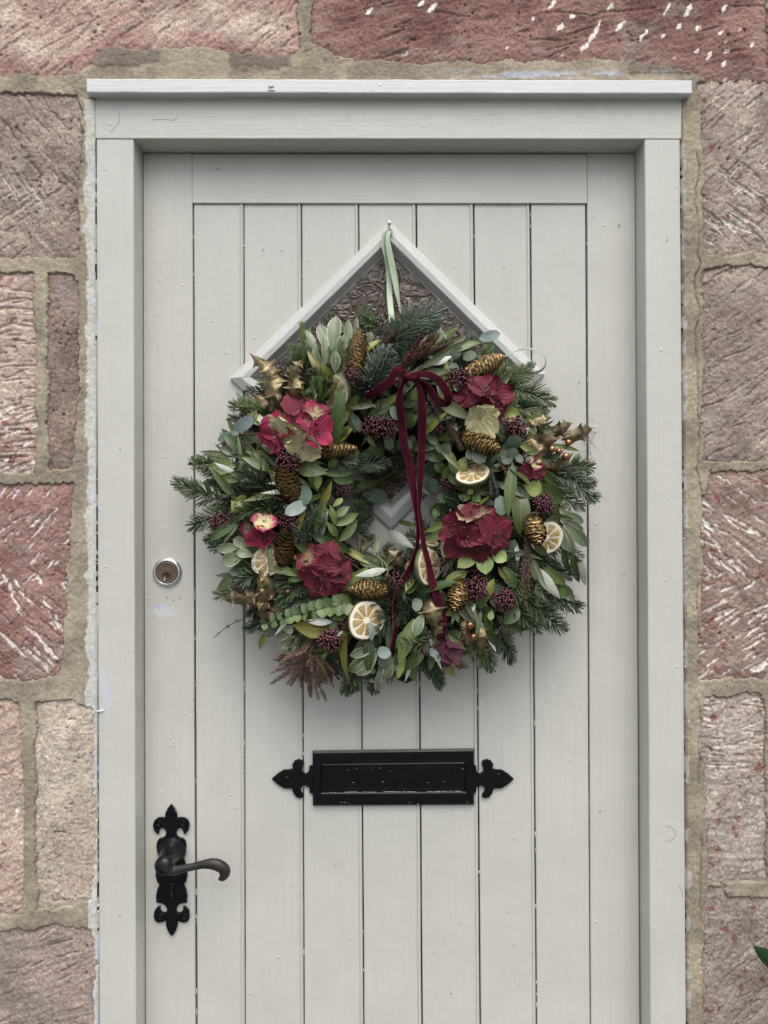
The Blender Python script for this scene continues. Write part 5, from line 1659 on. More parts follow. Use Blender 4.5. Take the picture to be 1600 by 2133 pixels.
# ---- fir sprigs one can tell apart (base -> tip)
for a in [
    (505, 1048, 374, 1006, 26, -0.010, 0.004, 'g', -8), (470, 1000, 408, 962, 22, -0.008, 0.0, 'g', 4), (520, 1072, 408, 1092, 26, -0.012, 0.0, 'g', 10), (545, 1090, 440, 1122, 22, -0.01, 0, 'g', 6),
    (610, 1052, 512, 985, 27, 0.0, 0.014, 'd', -6), (600, 1062, 498, 1070, 24, 0.0, 0.010, 'g', 8), (560, 1030, 470, 1028, 24, -0.006, 0.004, 'd', 0),
    (795, 740, 904, 650, 36, -0.004, 0.020, 'n', -12, 1.2), (800, 730, 852, 690, 28, 0.0, 0.020, 'b', 5), (820, 720, 885, 672, 30, 0.0, 0.014, 'b', 4), (815, 705, 762, 672, 20, -0.01, 0.0, 'g', 4),
    (770, 822, 802, 745, 34, 0.000, 0.028, 'n', 0, 1.9, 1.8, (64, 30), 0.0), (775, 830, 738, 800, 24, 0.0, 0.02, 'd', 0),
    (985, 810, 1138, 832, 30, -0.004, 0.008, 'l', -12), (1000, 800, 1092, 780, 26, -0.004, 0.006, 'l', -6), (1030, 830, 1125, 855, 24, -0.006, 0.004, 'g', 5),
    (1120, 975, 1232, 1032, 27, -0.006, 0.006, 'b', -8), (1130, 985, 1222, 972, 24, -0.004, 0.004, 'g', -8), (1118, 1000, 1205, 1050, 24, -0.006, 0.002, 'b', 5), (1150, 960, 1228, 1005, 22, -0.008, 0.0, 'g', 4),
    (1075, 1225, 1198, 1262, 26, -0.008, 0.004, 'd', -8), (1085, 1235, 1168, 1306, 27, -0.006, 0.004, 'g', 4), (1070, 1160, 1182, 1196, 22, -0.012, -0.004, 'd', -5), (1060, 1250, 1118, 1308, 22, -0.006, 0.002, 'g', 4),
    (1040, 1300, 1062, 1372, 20, -0.010, -0.002, 'd', 4), (1000, 1310, 1022, 1388, 20, -0.012, -0.004, 'g', -4), (1090, 1190, 1068, 1250, 24, 0.0, 0.008, 'l', 4),
    (830, 1290, 795, 1225, 34, -0.002, 0.014, 'd', 0), (858, 1262, 800, 1300, 30, 0.0, 0.010, 'd', 8), (845, 1240, 862, 1215, 26, 0.0, 0.01, 'd', 4), (905, 1312, 850, 1338, 20, 0.010, 0.020, 'l', -14),
    (760, 1370, 722, 1436, 20, -0.010, -0.004, 'g', 3), (705, 1370, 738, 1428, 18, -0.012, -0.004, 'd', -3), (895, 1345, 905, 1396, 18, -0.012, -0.004, 'd', 0), (870, 1360, 890, 1392, 16, -0.012, -0.006, 'd', 0),
    (670, 1205, 592, 1246, 24, 0.0, 0.012, 'g', 8), (660, 1240, 604, 1262, 20, 0.002, 0.010, 'b', 3), (620, 1190, 588, 1222, 22, 0.0, 0.006, 'g', 0), (560, 1195, 502, 1178, 22, -0.01, 0.002, 'g', 3),
    (548, 1200, 508, 1212, 22, 0.0, 0.008, 'b', 6), (640, 1125, 652, 1068, 24, 0.0, 0.012, 'b', 0), (650, 1140, 622, 1100, 22, 0.0, 0.012, 'b', 4),
    (705, 975, 800, 966, 22, 0.0, 0.010, 'b', -4), (690, 965, 728, 960, 22, 0.004, 0.018, 'b', 0, 1.2), (742, 1110, 768, 1058, 18, -0.016, -0.006, 'd', 4), (735, 1090, 760, 1030, 18, -0.02, -0.01, 'd', 4),
    (975, 1075, 938, 1030, 20, -0.006, 0.0, 'd', 0), (960, 1010, 915, 1000, 16, -0.02, -0.014, 'd', 0), (1055, 1165, 1090, 1172, 16, 0.0, 0.012, 'd', 0),
    (640, 770, 628, 735, 22, -0.01, 0.0, 'g', 0), (690, 800, 655, 780, 20, 0.0, 0.01, 'd', 0), (655, 820, 700, 775, 20, -0.004, 0.006, 'd', 0),
    (905, 1120, 872, 1085, 16, -0.008, 0.0, 'd', 0),
]:
    fir(*a[:4], a[4] * 1.17, *a[5:8], bend=a[8], dens=a[9] if len(a) > 9 else 1.0, wid=a[10] if len(a) > 10 else 1.35, th=a[11] if len(a) > 11 else (62, 30), flat=a[12] if len(a) > 12 else 1.0)
# soft pine needles, yellow-green
for (x0, y0, x1, y1) in ((640, 850, 632, 822), (660, 848, 668, 805), (648, 850, 652, 810), (708, 790, 712, 730), (696, 800, 690, 745), (720, 780, 728, 728), (560, 862, 515, 848), (570, 868, 520, 838), (632, 760, 630, 690), (950, 905, 995, 940), (660, 845, 690, 812)):
    fir(x0, y0, x1, y1, 30, 0.0, 0.012, 'y', 2, 0.5, 0.75, (22, 8), 0.0, 'pine_sprig')
# ferny trails over the middle
plume(720, 1035, 845, 985, 12, 7, 'feather', (0.13, 0.13, 0.055), 0.0, 0.006)
plume(740, 1180, 768, 1105, 18, 7, 'feather', (0.16, 0.135, 0.085), -0.012, -0.006)

# ---- leaves one can tell apart
for a in [
    # top left: grey-green pittosporum
    ('pittosporum_leaf', 692, 752, 664, 672, 27, 0.0, 0.016, 10), ('pittosporum_leaf', 694, 746, 700, 656, 30, 0.0, 0.020, -8), ('pittosporum_leaf', 674, 775, 676, 692, 17, 0.006, 0.022, 25), ('pittosporum_leaf', 712, 742, 728, 664, 20, 0.0, 0.012, 35),
    ('pittosporum_leaf', 704, 748, 718, 696, 22, 0.004, 0.022, 0), ('pittosporum_leaf', 730, 720, 742, 660, 13, 0.0, 0.010, 40), ('pittosporum_leaf', 698, 782, 698, 730, 20, 0.010, 0.026, 15), ('pittosporum_leaf', 664, 754, 636, 684, 16, -0.004, 0.008, 30),
    ('pittosporum_leaf', 768, 720, 772, 690, 14, 0.0, 0.01, 20), ('pittosporum_leaf', 668, 770, 655, 725, 18, -0.004, 0.006, -25),
    # top right
    ('olive_leaf', 895, 752, 986, 706, 20, 0.004, 0.014, 15), ('ruscus_leaf', 930, 735, 1004, 712, 20, 0.006, 0.016, -20), ('olive_leaf', 905, 740, 975, 698, 16, 0.0, 0.010, 10), ('ruscus_leaf', 940, 722, 998, 738, 18, 0.002, 0.012, 15),
    ('laurel_leaf', 890, 735, 960, 735, 24, 0.0, 0.010, 10), ('olive_leaf', 868, 770, 940, 728, 13, 0.010, 0.018, 20), ('silver_leaf', 900, 760, 942, 742, 14, 0.010, 0.018, -10), ('laurel_leaf', 905, 690, 920, 655, 22, -0.008, 0.004, 0),
    ('eucalyptus_leaf', 940, 745, 962, 722, 20, 0.008, 0.016, 20), ('eucalyptus_leaf', 965, 748, 992, 735, 20, 0.010, 0.018, -10), ('eucalyptus_leaf', 985, 755, 1003, 742, 18, 0.010, 0.018, 0), ('eucalyptus_leaf', 955, 762, 935, 770, 18, 0.01, 0.018, 0),
    ('pale_eucalyptus_leaf', 998, 706, 1043, 694, 22, 0.002, 0.020, 10), ('olive_leaf', 870, 785, 935, 770, 20, 0.004, 0.012, 15), ('olive_leaf', 895, 800, 975, 768, 18, 0.0, 0.01, 15), ('pittosporum_leaf', 960, 815, 946, 800, 16, 0.014, 0.024, 0),
    ('olive_leaf', 870, 730, 905, 745, 16, 0.0, 0.012, 0),
    # under the bow
    ('laurel_leaf', 690, 925, 714, 800, 27, 0.006, 0.026, 12), ('laurel_leaf', 686, 955, 722, 848, 26, 0.002, 0.018, -15), ('yellowing_leaf', 690, 930, 738, 885, 30, 0.0, 0.008, -25), ('yellowing_leaf', 722, 862, 745, 818, 22, 0.004, 0.012, 20),
    ('yellowing_leaf', 728, 855, 692, 905, 26, 0.006, 0.012, 20), ('olive_leaf', 728, 850, 788, 843, 12, 0.012, 0.018, 0), ('laurel_leaf', 752, 850, 780, 822, 18, 0.008, 0.014, 0), ('laurel_leaf', 770, 862, 825, 835, 30, 0.004, 0.014, -10),
    ('yellowing_leaf', 802, 845, 835, 818, 14, 0.012, 0.02, 0), ('laurel_leaf', 765, 868, 812, 858, 24, 0.008, 0.014, 10), ('eucalyptus_leaf', 818, 845, 828, 875, 20, 0.018, 0.026, 0), ('eucalyptus_leaf', 727, 850, 740, 902, 20, 0.004, 0.012, 30),
    ('eucalyptus_leaf', 735, 862, 752, 900, 18, 0.004, 0.014, -30), ('laurel_leaf', 842, 890, 868, 862, 26, 0.0, 0.010, 0), ('laurel_leaf', 858, 870, 900, 848, 22, 0.0, 0.01, 10), ('olive_leaf', 838, 840, 870, 838, 18, 0.0, 0.012, 20),
    ('olive_leaf', 870, 880, 945, 868, 20, 0.004, 0.012, -15), ('olive_leaf', 908, 830, 985, 875, 25, 0.010, 0.022, 10), ('skimmia_leaf', 940, 845, 975, 835, 18, 0.008, 0.016, 30), ('skimmia_leaf', 922, 810, 940, 800, 22, 0.008, 0.018, 0),
    ('laurel_leaf', 858, 935, 912, 930, 18, -0.006, 0.0, 0), ('laurel_leaf', 880, 930, 922, 962, 28, -0.008, 0.0, 10), ('olive_leaf', 890, 905, 915, 930, 18, -0.004, 0.004, 0), ('eucalyptus_leaf', 808, 905, 812, 938, 20, -0.008, 0.002, 0),
    ('eucalyptus_leaf', 850, 915, 852, 938, 16, -0.006, 0.002, 0), ('olive_leaf', 795, 900, 785, 870, 14, 0.0, 0.01, 0), ('yellowing_leaf', 765, 905, 783, 930, 13, 0.0, 0.01, 20), ('laurel_leaf', 755, 955, 775, 930, 16, -0.002, 0.008, 20),
    # left
    ('pale_eucalyptus_leaf', 486, 898, 530, 868, 26, 0.004, 0.016, 15), ('pale_eucalyptus_leaf', 454, 918, 496, 900, 18, 0.0, 0.010, 10), ('silver_leaf', 515, 862, 562, 888, 22, 0.0, 0.018, 0), ('laurel_leaf', 528, 862, 558, 892, 24, -0.002, 0.012, -30),
    ('pale_eucalyptus_leaf', 470, 930, 502, 938, 20, -0.006, 0.004, 20), ('olive_leaf', 500, 952, 412, 940, 13, -0.004, 0.002, 0), ('olive_leaf', 482, 962, 420, 946, 13, -0.006, 0.0, 25), ('laurel_leaf', 495, 948, 458, 932, 18, -0.006, 0.004, 10),
    ('ruscus_leaf', 490, 972, 432, 974, 36, 0.0, 0.012, 10), ('ruscus_leaf', 505, 1000, 444, 996, 16, 0.002, 0.014, 0), ('olive_leaf', 565, 980, 503, 952, 20, 0.004, 0.018, 10), ('ruscus_leaf', 520, 990, 480, 985, 20, 0.004, 0.010, -10),
    ('silver_leaf', 560, 968, 495, 962, 7, 0.004, 0.012, 0), ('olive_leaf', 500, 985, 502, 962, 8, 0.008, 0.016, 0), ('laurel_leaf', 580, 945, 545, 928, 24, 0.004, 0.014, 30), ('laurel_leaf', 548, 945, 558, 985, 18, 0.0, 0.01, 30),
    ('yellowing_leaf', 505, 1085, 482, 1042, 20, 0.002, 0.012, 0), ('yellowing_leaf', 520, 1050, 485, 1045, 30, 0.002, 0.012, 15), ('olive_leaf', 500, 1090, 464, 1135, 10, 0.002, 0.010, 20), ('eucalyptus_leaf', 630, 1010, 630, 1055, 40, 0.010, 0.018, 6),
    ('pale_eucalyptus_leaf', 638, 1048, 594, 1070, 26, 0.014, 0.026, -5), ('yellowing_leaf', 638, 1058, 622, 1108, 16, 0.010, 0.016, 35), ('eucalyptus_leaf', 588, 1038, 604, 1060, 20, 0.002, 0.01, 0), ('ruscus_leaf', 614, 975, 682, 984, 32, 0.008, 0.026, -12),
    ('yellowing_leaf', 660, 1065, 690, 1000, 18, 0.002, 0.012, 35), ('yellowing_leaf', 655, 985, 662, 1020, 22, 0.002, 0.012, -30), ('ruscus_leaf', 688, 978, 700, 948, 20, 0.006, 0.014, 20), ('ruscus_leaf', 676, 988, 746, 982, 17, 0.008, 0.018, 0), ('ruscus_leaf', 690, 990, 736, 1004, 24, 0.008, 0.018, 10),
    ('laurel_leaf', 770, 955, 772, 930, 14, 0.0, 0.01, 0), ('olive_leaf', 755, 975, 800, 975, 14, 0.0, 0.008, 0), ('laurel_leaf', 742, 1012, 790, 1005, 22, -0.004, 0.006, 0), ('eucalyptus_leaf', 745, 1015, 786, 1008, 18, 0.0, 0.008, 15), ('eucalyptus_leaf', 705, 1018, 730, 1010, 14, 0.004, 0.012, 0),
    ('eucalyptus_leaf', 752, 1022, 808, 1040, 30, -0.012, -0.002, 5),
    # ruscus sprig left of the opening
    ('ruscus_leaf', 700, 1095, 748, 1068, 20, 0.004, 0.016, 0), ('ruscus_leaf', 706, 1128, 746, 1082, 20, 0.0, 0.010, 20), ('ruscus_leaf', 698, 1095, 688, 1052, 15, 0.006, 0.016, 30), ('ruscus_leaf', 698, 1078, 728, 1055, 18, 0.006, 0.016, -10), ('skimmia_leaf', 692, 1056, 714, 1038, 12, 0.008, 0.018, 0),
    ('ruscus_leaf', 704, 1118, 680, 1086, 16, 0.002, 0.012, 10), ('ruscus_leaf', 700, 1090, 678, 1058, 10, 0.006, 0.016, 30), ('laurel_leaf', 660, 1100, 680, 1072, 22, 0.0, 0.006, 0),
    # lower left
    ('pittosporum_leaf', 520, 1145, 448, 1142, 22, 0.0, 0.006, 10), ('pittosporum_leaf', 505, 1150, 460, 1172, 22, 0.002, 0.008, 20), ('pittosporum_leaf', 510, 1160, 462, 1168, 30, 0.006, 0.014, 0), ('pittosporum_leaf', 530, 1158, 492, 1150, 20, 0.008, 0.016, 20),
    ('pittosporum_leaf', 525, 1140, 485, 1122, 22, -0.004, 0.004, 0), ('olive_leaf', 520, 1135, 480, 1130, 26, -0.006, 0.002, 0), ('pittosporum_leaf', 505, 1195, 478, 1188, 16, -0.004, 0.004, 0), ('ruscus_leaf', 568, 1180, 595, 1196, 14, 0.01, 0.018, 0),
    ('ruscus_leaf', 580, 1178, 618, 1200, 17, 0.010, 0.022, 0), ('ruscus_leaf', 608, 1182, 632, 1204, 14, 0.010, 0.020, 20), ('ruscus_leaf', 600, 1206, 630, 1208, 11, 0.012, 0.020, 0), ('laurel_leaf', 700, 1225, 660, 1250, 28, 0.0, 0.008, 0),
    ('yellowing_leaf', 690, 1312, 608, 1302, 36, 0.006, 0.018, -8), ('yellowing_leaf', 562, 1310, 538, 1356, 16, 0.0, 0.004, 20), ('yellowing_leaf', 720, 1292, 723, 1428, 17, 0.008, 0.020, 25), ('ruscus_leaf', 682, 1340, 652, 1392, 22, 0.0, 0.012, 0),
    ('silver_leaf', 692, 1296, 636, 1294, 15, 0.012, 0.02, 10), ('ruscus_leaf', 725, 1282, 692, 1290, 18, 0.006, 0.014, 30), ('olive_leaf', 745, 1262, 695, 1262, 12, 0.004, 0.012, 0), ('laurel_leaf', 570, 1260, 598, 1278, 26, 0.0, 0.008, 0),
    ('pittosporum_leaf', 630, 1320, 580, 1350, 22, -0.008, 0.002, 0), ('pittosporum_leaf', 625, 1330, 588, 1366, 22, -0.006, 0.004, 10), ('pittosporum_leaf', 615, 1310, 575, 1330, 20, -0.006, 0.002, 0), ('pittosporum_leaf', 610, 1302, 595, 1318, 20, 0.002, 0.01, 0),
    # middle bottom
    ('ruscus_leaf', 706, 1232, 768, 1180, 24, 0.006, 0.016, 5), ('olive_leaf', 752, 1152, 792, 1166, 20, 0.006, 0.018, 20), ('silver_leaf', 806, 1186, 741, 1200, 17, 0.014, 0.026, 0), ('olive_leaf', 802, 1205, 745, 1205, 12, 0.010, 0.016, 20), ('laurel_leaf', 710, 1205, 722, 1228, 28, 0.0, 0.008, 0),
    ('olive_leaf', 745, 1165, 790, 1180, 18, 0.004, 0.012, 0), ('silver_leaf', 812, 1105, 862, 1142, 20, 0.002, 0.014, 10), ('laurel_leaf', 875, 1100, 825, 1085, 11, -0.004, 0.004, 10), ('ruscus_leaf', 940, 1085, 884, 1108, 18, 0.0, 0.010, 0), ('ruscus_leaf', 948, 1100, 882, 1128, 20, 0.002, 0.014, 10),
    ('pale_eucalyptus_leaf', 775, 1335, 770, 1295, 13, 0.020, 0.032, 30), ('eucalyptus_leaf', 872, 1245, 866, 1274, 20, 0.012, 0.022, 0), ('pittosporum_leaf', 884, 1275, 864, 1326, 24, 0.014, 0.024, 25), ('ruscus_leaf', 862, 1288, 830, 1384, 29, 0.010, 0.022, 0), ('ruscus_leaf', 845, 1312, 824, 1352, 16, 0.010, 0.018, 10),
    ('skimmia_leaf', 846, 1350, 828, 1414, 15, 0.004, 0.012, 0), ('pale_eucalyptus_leaf', 786, 1356, 814, 1362, 24, 0.014, 0.024, 0), ('eucalyptus_leaf', 814, 1358, 790, 1390, 22, 0.008, 0.014, 0), ('pale_eucalyptus_leaf', 896, 1350, 918, 1378, 16, 0.008, 0.018, 10),
    ('pittosporum_leaf', 785, 1350, 728, 1366, 20, 0.006, 0.014, 10), ('pittosporum_leaf', 785, 1352, 726, 1402, 26, 0.004, 0.012, 0), ('pittosporum_leaf', 790, 1355, 744, 1408, 27, 0.006, 0.014, 0), ('pittosporum_leaf', 795, 1382, 784, 1442, 16, 0.0, 0.006, 0), ('pittosporum_leaf', 818, 1370, 804, 1414, 22, 0.006, 0.012, 10),
    ('olive_leaf', 812, 1380, 806, 1428, 10, 0.0, 0.006, 0), ('eucalyptus_leaf', 800, 1402, 828, 1388, 14, 0.004, 0.012, 0), ('eucalyptus_leaf', 782, 1400, 762, 1392, 14, 0.004, 0.010, 0), ('olive_leaf', 780, 1415, 768, 1420, 9, 0.0, 0.004, 0), ('laurel_leaf', 885, 1352, 842, 1396, 24, 0.0, 0.006, 0),
    ('laurel_leaf', 870, 1210, 850, 1238, 20, 0.006, 0.014, 30), ('yellowing_leaf', 862, 1205, 845, 1235, 16, 0.010, 0.018, 30), ('laurel_leaf', 872, 1240, 890, 1200, 26, 0.0, 0.008, 0), ('ruscus_leaf', 930, 1390, 950, 1398, 10, -0.01, 0.0, 0), ('olive_leaf', 890, 1405, 915, 1408, 7, -0.012, -0.006, 0),
    # right
    ('eucalyptus_leaf', 1032, 900, 1052, 870, 32, 0.010, 0.020, 0), ('eucalyptus_leaf', 1068, 935, 1074, 905, 30, 0.010, 0.024, 0), ('eucalyptus_leaf', 1062, 958, 1072, 932, 24, 0.012, 0.022, 0), ('eucalyptus_leaf', 1036, 945, 1068, 962, 26, 0.006, 0.016, 0), ('eucalyptus_leaf', 1055, 915, 1046, 905, 24, 0.004, 0.014, 0),
    ('eucalyptus_leaf', 1088, 950, 1076, 960, 18, 0.014, 0.022, 0), ('eucalyptus_leaf', 1104, 958, 1100, 940, 20, 0.012, 0.020, 0), ('eucalyptus_leaf', 986, 940, 1010, 962, 28, 0.016, 0.026, 0), ('eucalyptus_leaf', 982, 935, 978, 958, 20, 0.010, 0.018, 0), ('pale_eucalyptus_leaf', 1100, 965, 1105, 950, 14, 0.016, 0.022, 0),
    ('ruscus_leaf', 1068, 962, 1058, 1080, 24, 0.008, 0.016, 10), ('laurel_leaf', 1080, 1020, 1084, 1112, 38, 0.004, 0.018, -8), ('eucalyptus_leaf', 1042, 1032, 1046, 1074, 28, 0.010, 0.018, 0), ('eucalyptus_leaf', 1052, 1070, 1045, 1092, 22, 0.006, 0.012, 0), ('skimmia_leaf', 1090, 1010, 1130, 1022, 34, 0.006, 0.016, 8, ),
    ('laurel_leaf', 1100, 1015, 1176, 1042, 44, 0.0, 0.014, 10), ('ruscus_leaf', 1074, 918, 1134, 958, 14, 0.012, 0.02, 10), ('laurel_leaf', 1120, 970, 1168, 1018, 16, 0.004, 0.012, 25), ('ruscus_leaf', 1145, 925, 1210, 940, 10, 0.0, 0.004, 0), ('olive_leaf', 1090, 885, 1140, 875, 22, 0.002, 0.012, 10),
    ('ruscus_leaf', 1090, 880, 1138, 872, 26, 0.006, 0.014, 0), ('pittosporum_leaf', 1080, 858, 1132, 856, 18, 0.0, 0.010, 10), ('pittosporum_leaf', 1125, 865, 1146, 858, 14, 0.0, 0.012, 0), ('yellowing_leaf', 1042, 862, 1090, 868, 32, 0.008, 0.018, -10), ('pittosporum_leaf', 1092, 880, 1115, 908, 22, 0.004, 0.012, 0), ('olive_leaf', 1125, 895, 1165, 902, 16, 0.0, 0.008, 0),
    ('pittosporum_leaf', 1165, 1062, 1216, 1090, 20, 0.0, 0.006, 0), ('pittosporum_leaf', 1168, 1072, 1214, 1112, 24, 0.002, 0.010, 10), ('pittosporum_leaf', 1172, 1085, 1222, 1138, 27, 0.004, 0.010, 0), ('pittosporum_leaf', 1172, 1095, 1192, 1152, 24, 0.006, 0.012, 10), ('pittosporum_leaf', 1160, 1090, 1178, 1146, 20, 0.004, 0.010, -15),
    ('pittosporum_leaf', 1160, 1060, 1188, 1048, 16, 0.002, 0.010, 20), ('olive_leaf', 1168, 1060, 1180, 1090, 22, 0.006, 0.014, 10), ('laurel_leaf', 1155, 1040, 1165, 1095, 16, 0.004, 0.010, 30), ('silver_leaf', 1196, 1138, 1222, 1226, 20, 0.0, 0.004, 10), ('laurel_leaf', 1192, 1150, 1206, 1216, 16, 0.0, 0.004, 30), ('laurel_leaf', 1172, 1140, 1188, 1198, 14, 0.0, 0.004, 30),
    ('silver_leaf', 1111, 1178, 1169, 1250, 24, 0.006, 0.018, 5), ('ruscus_leaf', 1130, 1182, 1180, 1220, 22, 0.002, 0.012, 0), ('ruscus_leaf', 1145, 1212, 1198, 1242, 26, 0.002, 0.010, 10), ('pittosporum_leaf', 1160, 1225, 1196, 1248, 16, 0.0, 0.006, 0), ('laurel_leaf', 1112, 1128, 1140, 1158, 18, 0.014, 0.022, 20), ('silver_leaf', 1100, 1070, 1116, 1085, 14, 0.006, 0.012, 0),
    ('skimmia_leaf', 1008, 1140, 953, 1182, 30, 0.010, 0.020, 8), ('skimmia_leaf', 1006, 1146, 1012, 1196, 34, 0.012, 0.024, 0), ('skimmia_leaf', 1020, 1148, 1056, 1168, 28, 0.010, 0.022, -8), ('laurel_leaf', 1050, 1180, 1075, 1225, 26, 0.006, 0.014, 10), ('yellowing_leaf', 1038, 1180, 1062, 1212, 12, 0.008, 0.016, 30), ('yellowing_leaf', 1030, 1205, 1012, 1256, 18, 0.004, 0.012, 30),
    ('yellowing_leaf', 975, 1190, 915, 1225, 24, 0.004, 0.012, 20), ('yellowing_leaf', 970, 1198, 925, 1222, 12, 0.008, 0.014, 0), ('laurel_leaf', 1005, 1218, 1000, 1270, 26, 0.004, 0.010, 0), ('laurel_leaf', 1080, 1262, 1050, 1300, 30, 0.0, 0.008, 0), ('laurel_leaf', 1072, 1225, 1090, 1260, 16, 0.0, 0.006, 10),
    ('ruscus_leaf', 965, 1268, 985, 1250, 26, 0.002, 0.010, 10), ('ruscus_leaf', 945, 1270, 928, 1282, 16, 0.004, 0.010, 0), ('ruscus_leaf', 948, 1276, 940, 1302, 8, 0.006, 0.012, 0), ('ruscus_leaf', 950, 1274, 955, 1298, 10, 0.006, 0.012, 0), ('skimmia_leaf', 1025, 1270, 1020, 1292, 14, 0.004, 0.012, 0),
    ('olive_leaf', 1002, 1270, 990, 1330, 10, 0.0, 0.008, 0), ('olive_leaf', 1045, 1280, 1058, 1345, 12, -0.006, 0.002, 20), ('silver_leaf', 990, 1255, 982, 1278, 8, 0.006, 0.012, 0), ('laurel_leaf', 935, 1330, 960, 1315, 26, 0.0, 0.008, 0), ('eucalyptus_leaf', 975, 1005, 1000, 1020, 24, 0.0, 0.008, 0),
    ('ruscus_leaf', 955, 965, 918, 1000, 24, -0.004, 0.006, 0), ('yellowing_leaf', 972, 950, 948, 1000, 22, 0.004, 0.012, 15), ('olive_leaf', 940, 940, 950, 995, 18, 0.004, 0.012, 20), ('laurel_leaf', 935, 920, 915, 960, 26, -0.004, 0.004, 0), ('laurel_leaf', 925, 985, 905, 960, 22, -0.008, 0.0, 0),
    ('eucalyptus_leaf', 912, 1000, 890, 1022, 30, -0.010, -0.004, 0), ('eucalyptus_leaf', 930, 1030, 912, 1046, 22, -0.008, 0.0, 0), ('ruscus_leaf', 912, 1058, 904, 1080, 18, -0.008, 0.0, 0), ('ruscus_leaf', 975, 1028, 968, 1045, 16, 0.006, 0.014, 0), ('ruscus_leaf', 985, 1032, 1002, 1045, 20, 0.006, 0.014, 0), ('skimmia_leaf', 985, 1030, 975, 1020, 14, 0.008, 0.014, 0),
    ('ruscus_leaf', 975, 1040, 955, 1032, 16, 0.004, 0.012, 0), ('eucalyptus_leaf', 1005, 1050, 1028, 1046, 20, 0.004, 0.014, 0), ('eucalyptus_leaf', 1058, 1140, 1075, 1128, 18, 0.008, 0.014, 0), ('eucalyptus_leaf', 1050, 1142, 1045, 1152, 14, 0.01, 0.016, 0), ('olive_leaf', 1130, 1130, 1152, 1160, 20, -0.004, 0.002, 0), ('ruscus_leaf', 1020, 880, 1055, 915, 16, 0.004, 0.012, 20),
    ('laurel_leaf', 950, 880, 932, 905, 22, 0.004, 0.012, 0), ('ruscus_leaf', 920, 940, 965, 985, 10, 0.008, 0.016, 0), ('olive_leaf', 905, 920, 930, 950, 14, 0.0, 0.008, 20),
]:
    leaf(*a, curl=rw.uniform(-0.04, 0.10), wave=rw.uniform(0, 0.035))

for a in [
    ('laurel_leaf', 735, 1000, 775, 1025, 24, -0.012, -0.002, 10), ('laurel_leaf', 745, 960, 800, 985, 22, -0.014, -0.004, 0), ('eucalyptus_leaf', 925, 1060, 893, 1075, 24, -0.016, -0.006, 0), ('eucalyptus_leaf', 922, 1085, 896, 1104, 22, -0.016, -0.006, 10), ('laurel_leaf', 770, 915, 800, 955, 22, -0.014, -0.006, 0),
    ('laurel_leaf', 815, 900, 822, 948, 20, -0.014, -0.006, 20), ('olive_leaf', 905, 1030, 872, 1012, 15, -0.016, -0.008, 0), ('olive_leaf', 748, 1060, 772, 1092, 13, -0.014, -0.006, 0), ('eucalyptus_leaf', 910, 975, 882, 985, 24, -0.016, -0.008, 0), ('laurel_leaf', 900, 1150, 868, 1118, 18, -0.01, -0.002, 0),
    ('olive_leaf', 780, 1160, 790, 1118, 13, -0.012, -0.004, 0), ('laurel_leaf', 755, 1140, 782, 1112, 18, -0.014, -0.006, 15), ('laurel_leaf', 860, 905, 858, 945, 18, -0.016, -0.008, 0), ('ruscus_leaf', 738, 1040, 766, 1060, 18, -0.010, 0.0, 0),
]:
    leaf(*a, curl=rw.uniform(-0.04, 0.10), wave=rw.uniform(0, 0.035))
fir(738, 1100, 770, 1078, 18, -0.018, -0.010, 'd'); fir(760, 905, 812, 925, 18, -0.018, -0.010, 'd'); fir(925, 1120, 890, 1100, 16, -0.016, -0.008, 'd'); fir(930, 960, 895, 955, 18, -0.018, -0.010, 'd')
AVOID = [(617, 890, 62), (1003, 828, 50), (992, 1104, 60), (672, 1184, 50), (538, 1102, 30), (764, 1292, 34), (893, 1180, 30), (984, 986, 26), (1138, 1120, 30), (1150, 930, 40), (580, 800, 50), (690, 700, 55), (1000, 1165, 45), (850, 780, 60), (640, 1285, 60)]
for i in range(240):
    sp_ = ['olive_leaf', 'laurel_leaf', 'olive_leaf', 'silver_leaf', 'ruscus_leaf', 'yellowing_leaf', 'laurel_leaf'][i % 7]
    th_ = rw.rand() * 2 * math.pi; r0 = rw.uniform(120, 330); tw = rw.normal(0.25, 0.8)
    L, w_ = SIZE[sp_]; L *= rw.uniform(0.9, 1.6); w_ *= rw.uniform(0.6, 0.95)
    x0, y0 = WC[0] + r0 * math.cos(th_), WC[1] + r0 * math.sin(th_); x1, y1 = x0 + L * math.cos(th_ + tw), y0 + L * math.sin(th_ + tw)
    mx, my = (x0 + x1) / 2, (y0 + y1) / 2
    if math.hypot(x1 - WC[0], y1 - WC[1]) > 395 or math.hypot(x1 - 822, (y1 - 1052) * 0.9) < 95 or (abs(mx - 862) < 42 and 760 < my < 1350): continue
    if any(min(math.hypot(mx - a, my - b), math.hypot(x1 - a, y1 - b)) < c * 0.72 for a, b, c in AVOID): continue
    lf = rw.uniform(0.000, 0.014)
    leaf(sp_, x0, y0, x1, y1, w_, lf - 0.010, lf + rw.uniform(0, 0.012), rw.normal(0, 35), curl=rw.uniform(-0.12, 0.22), wave=rw.uniform(0, 0.06))

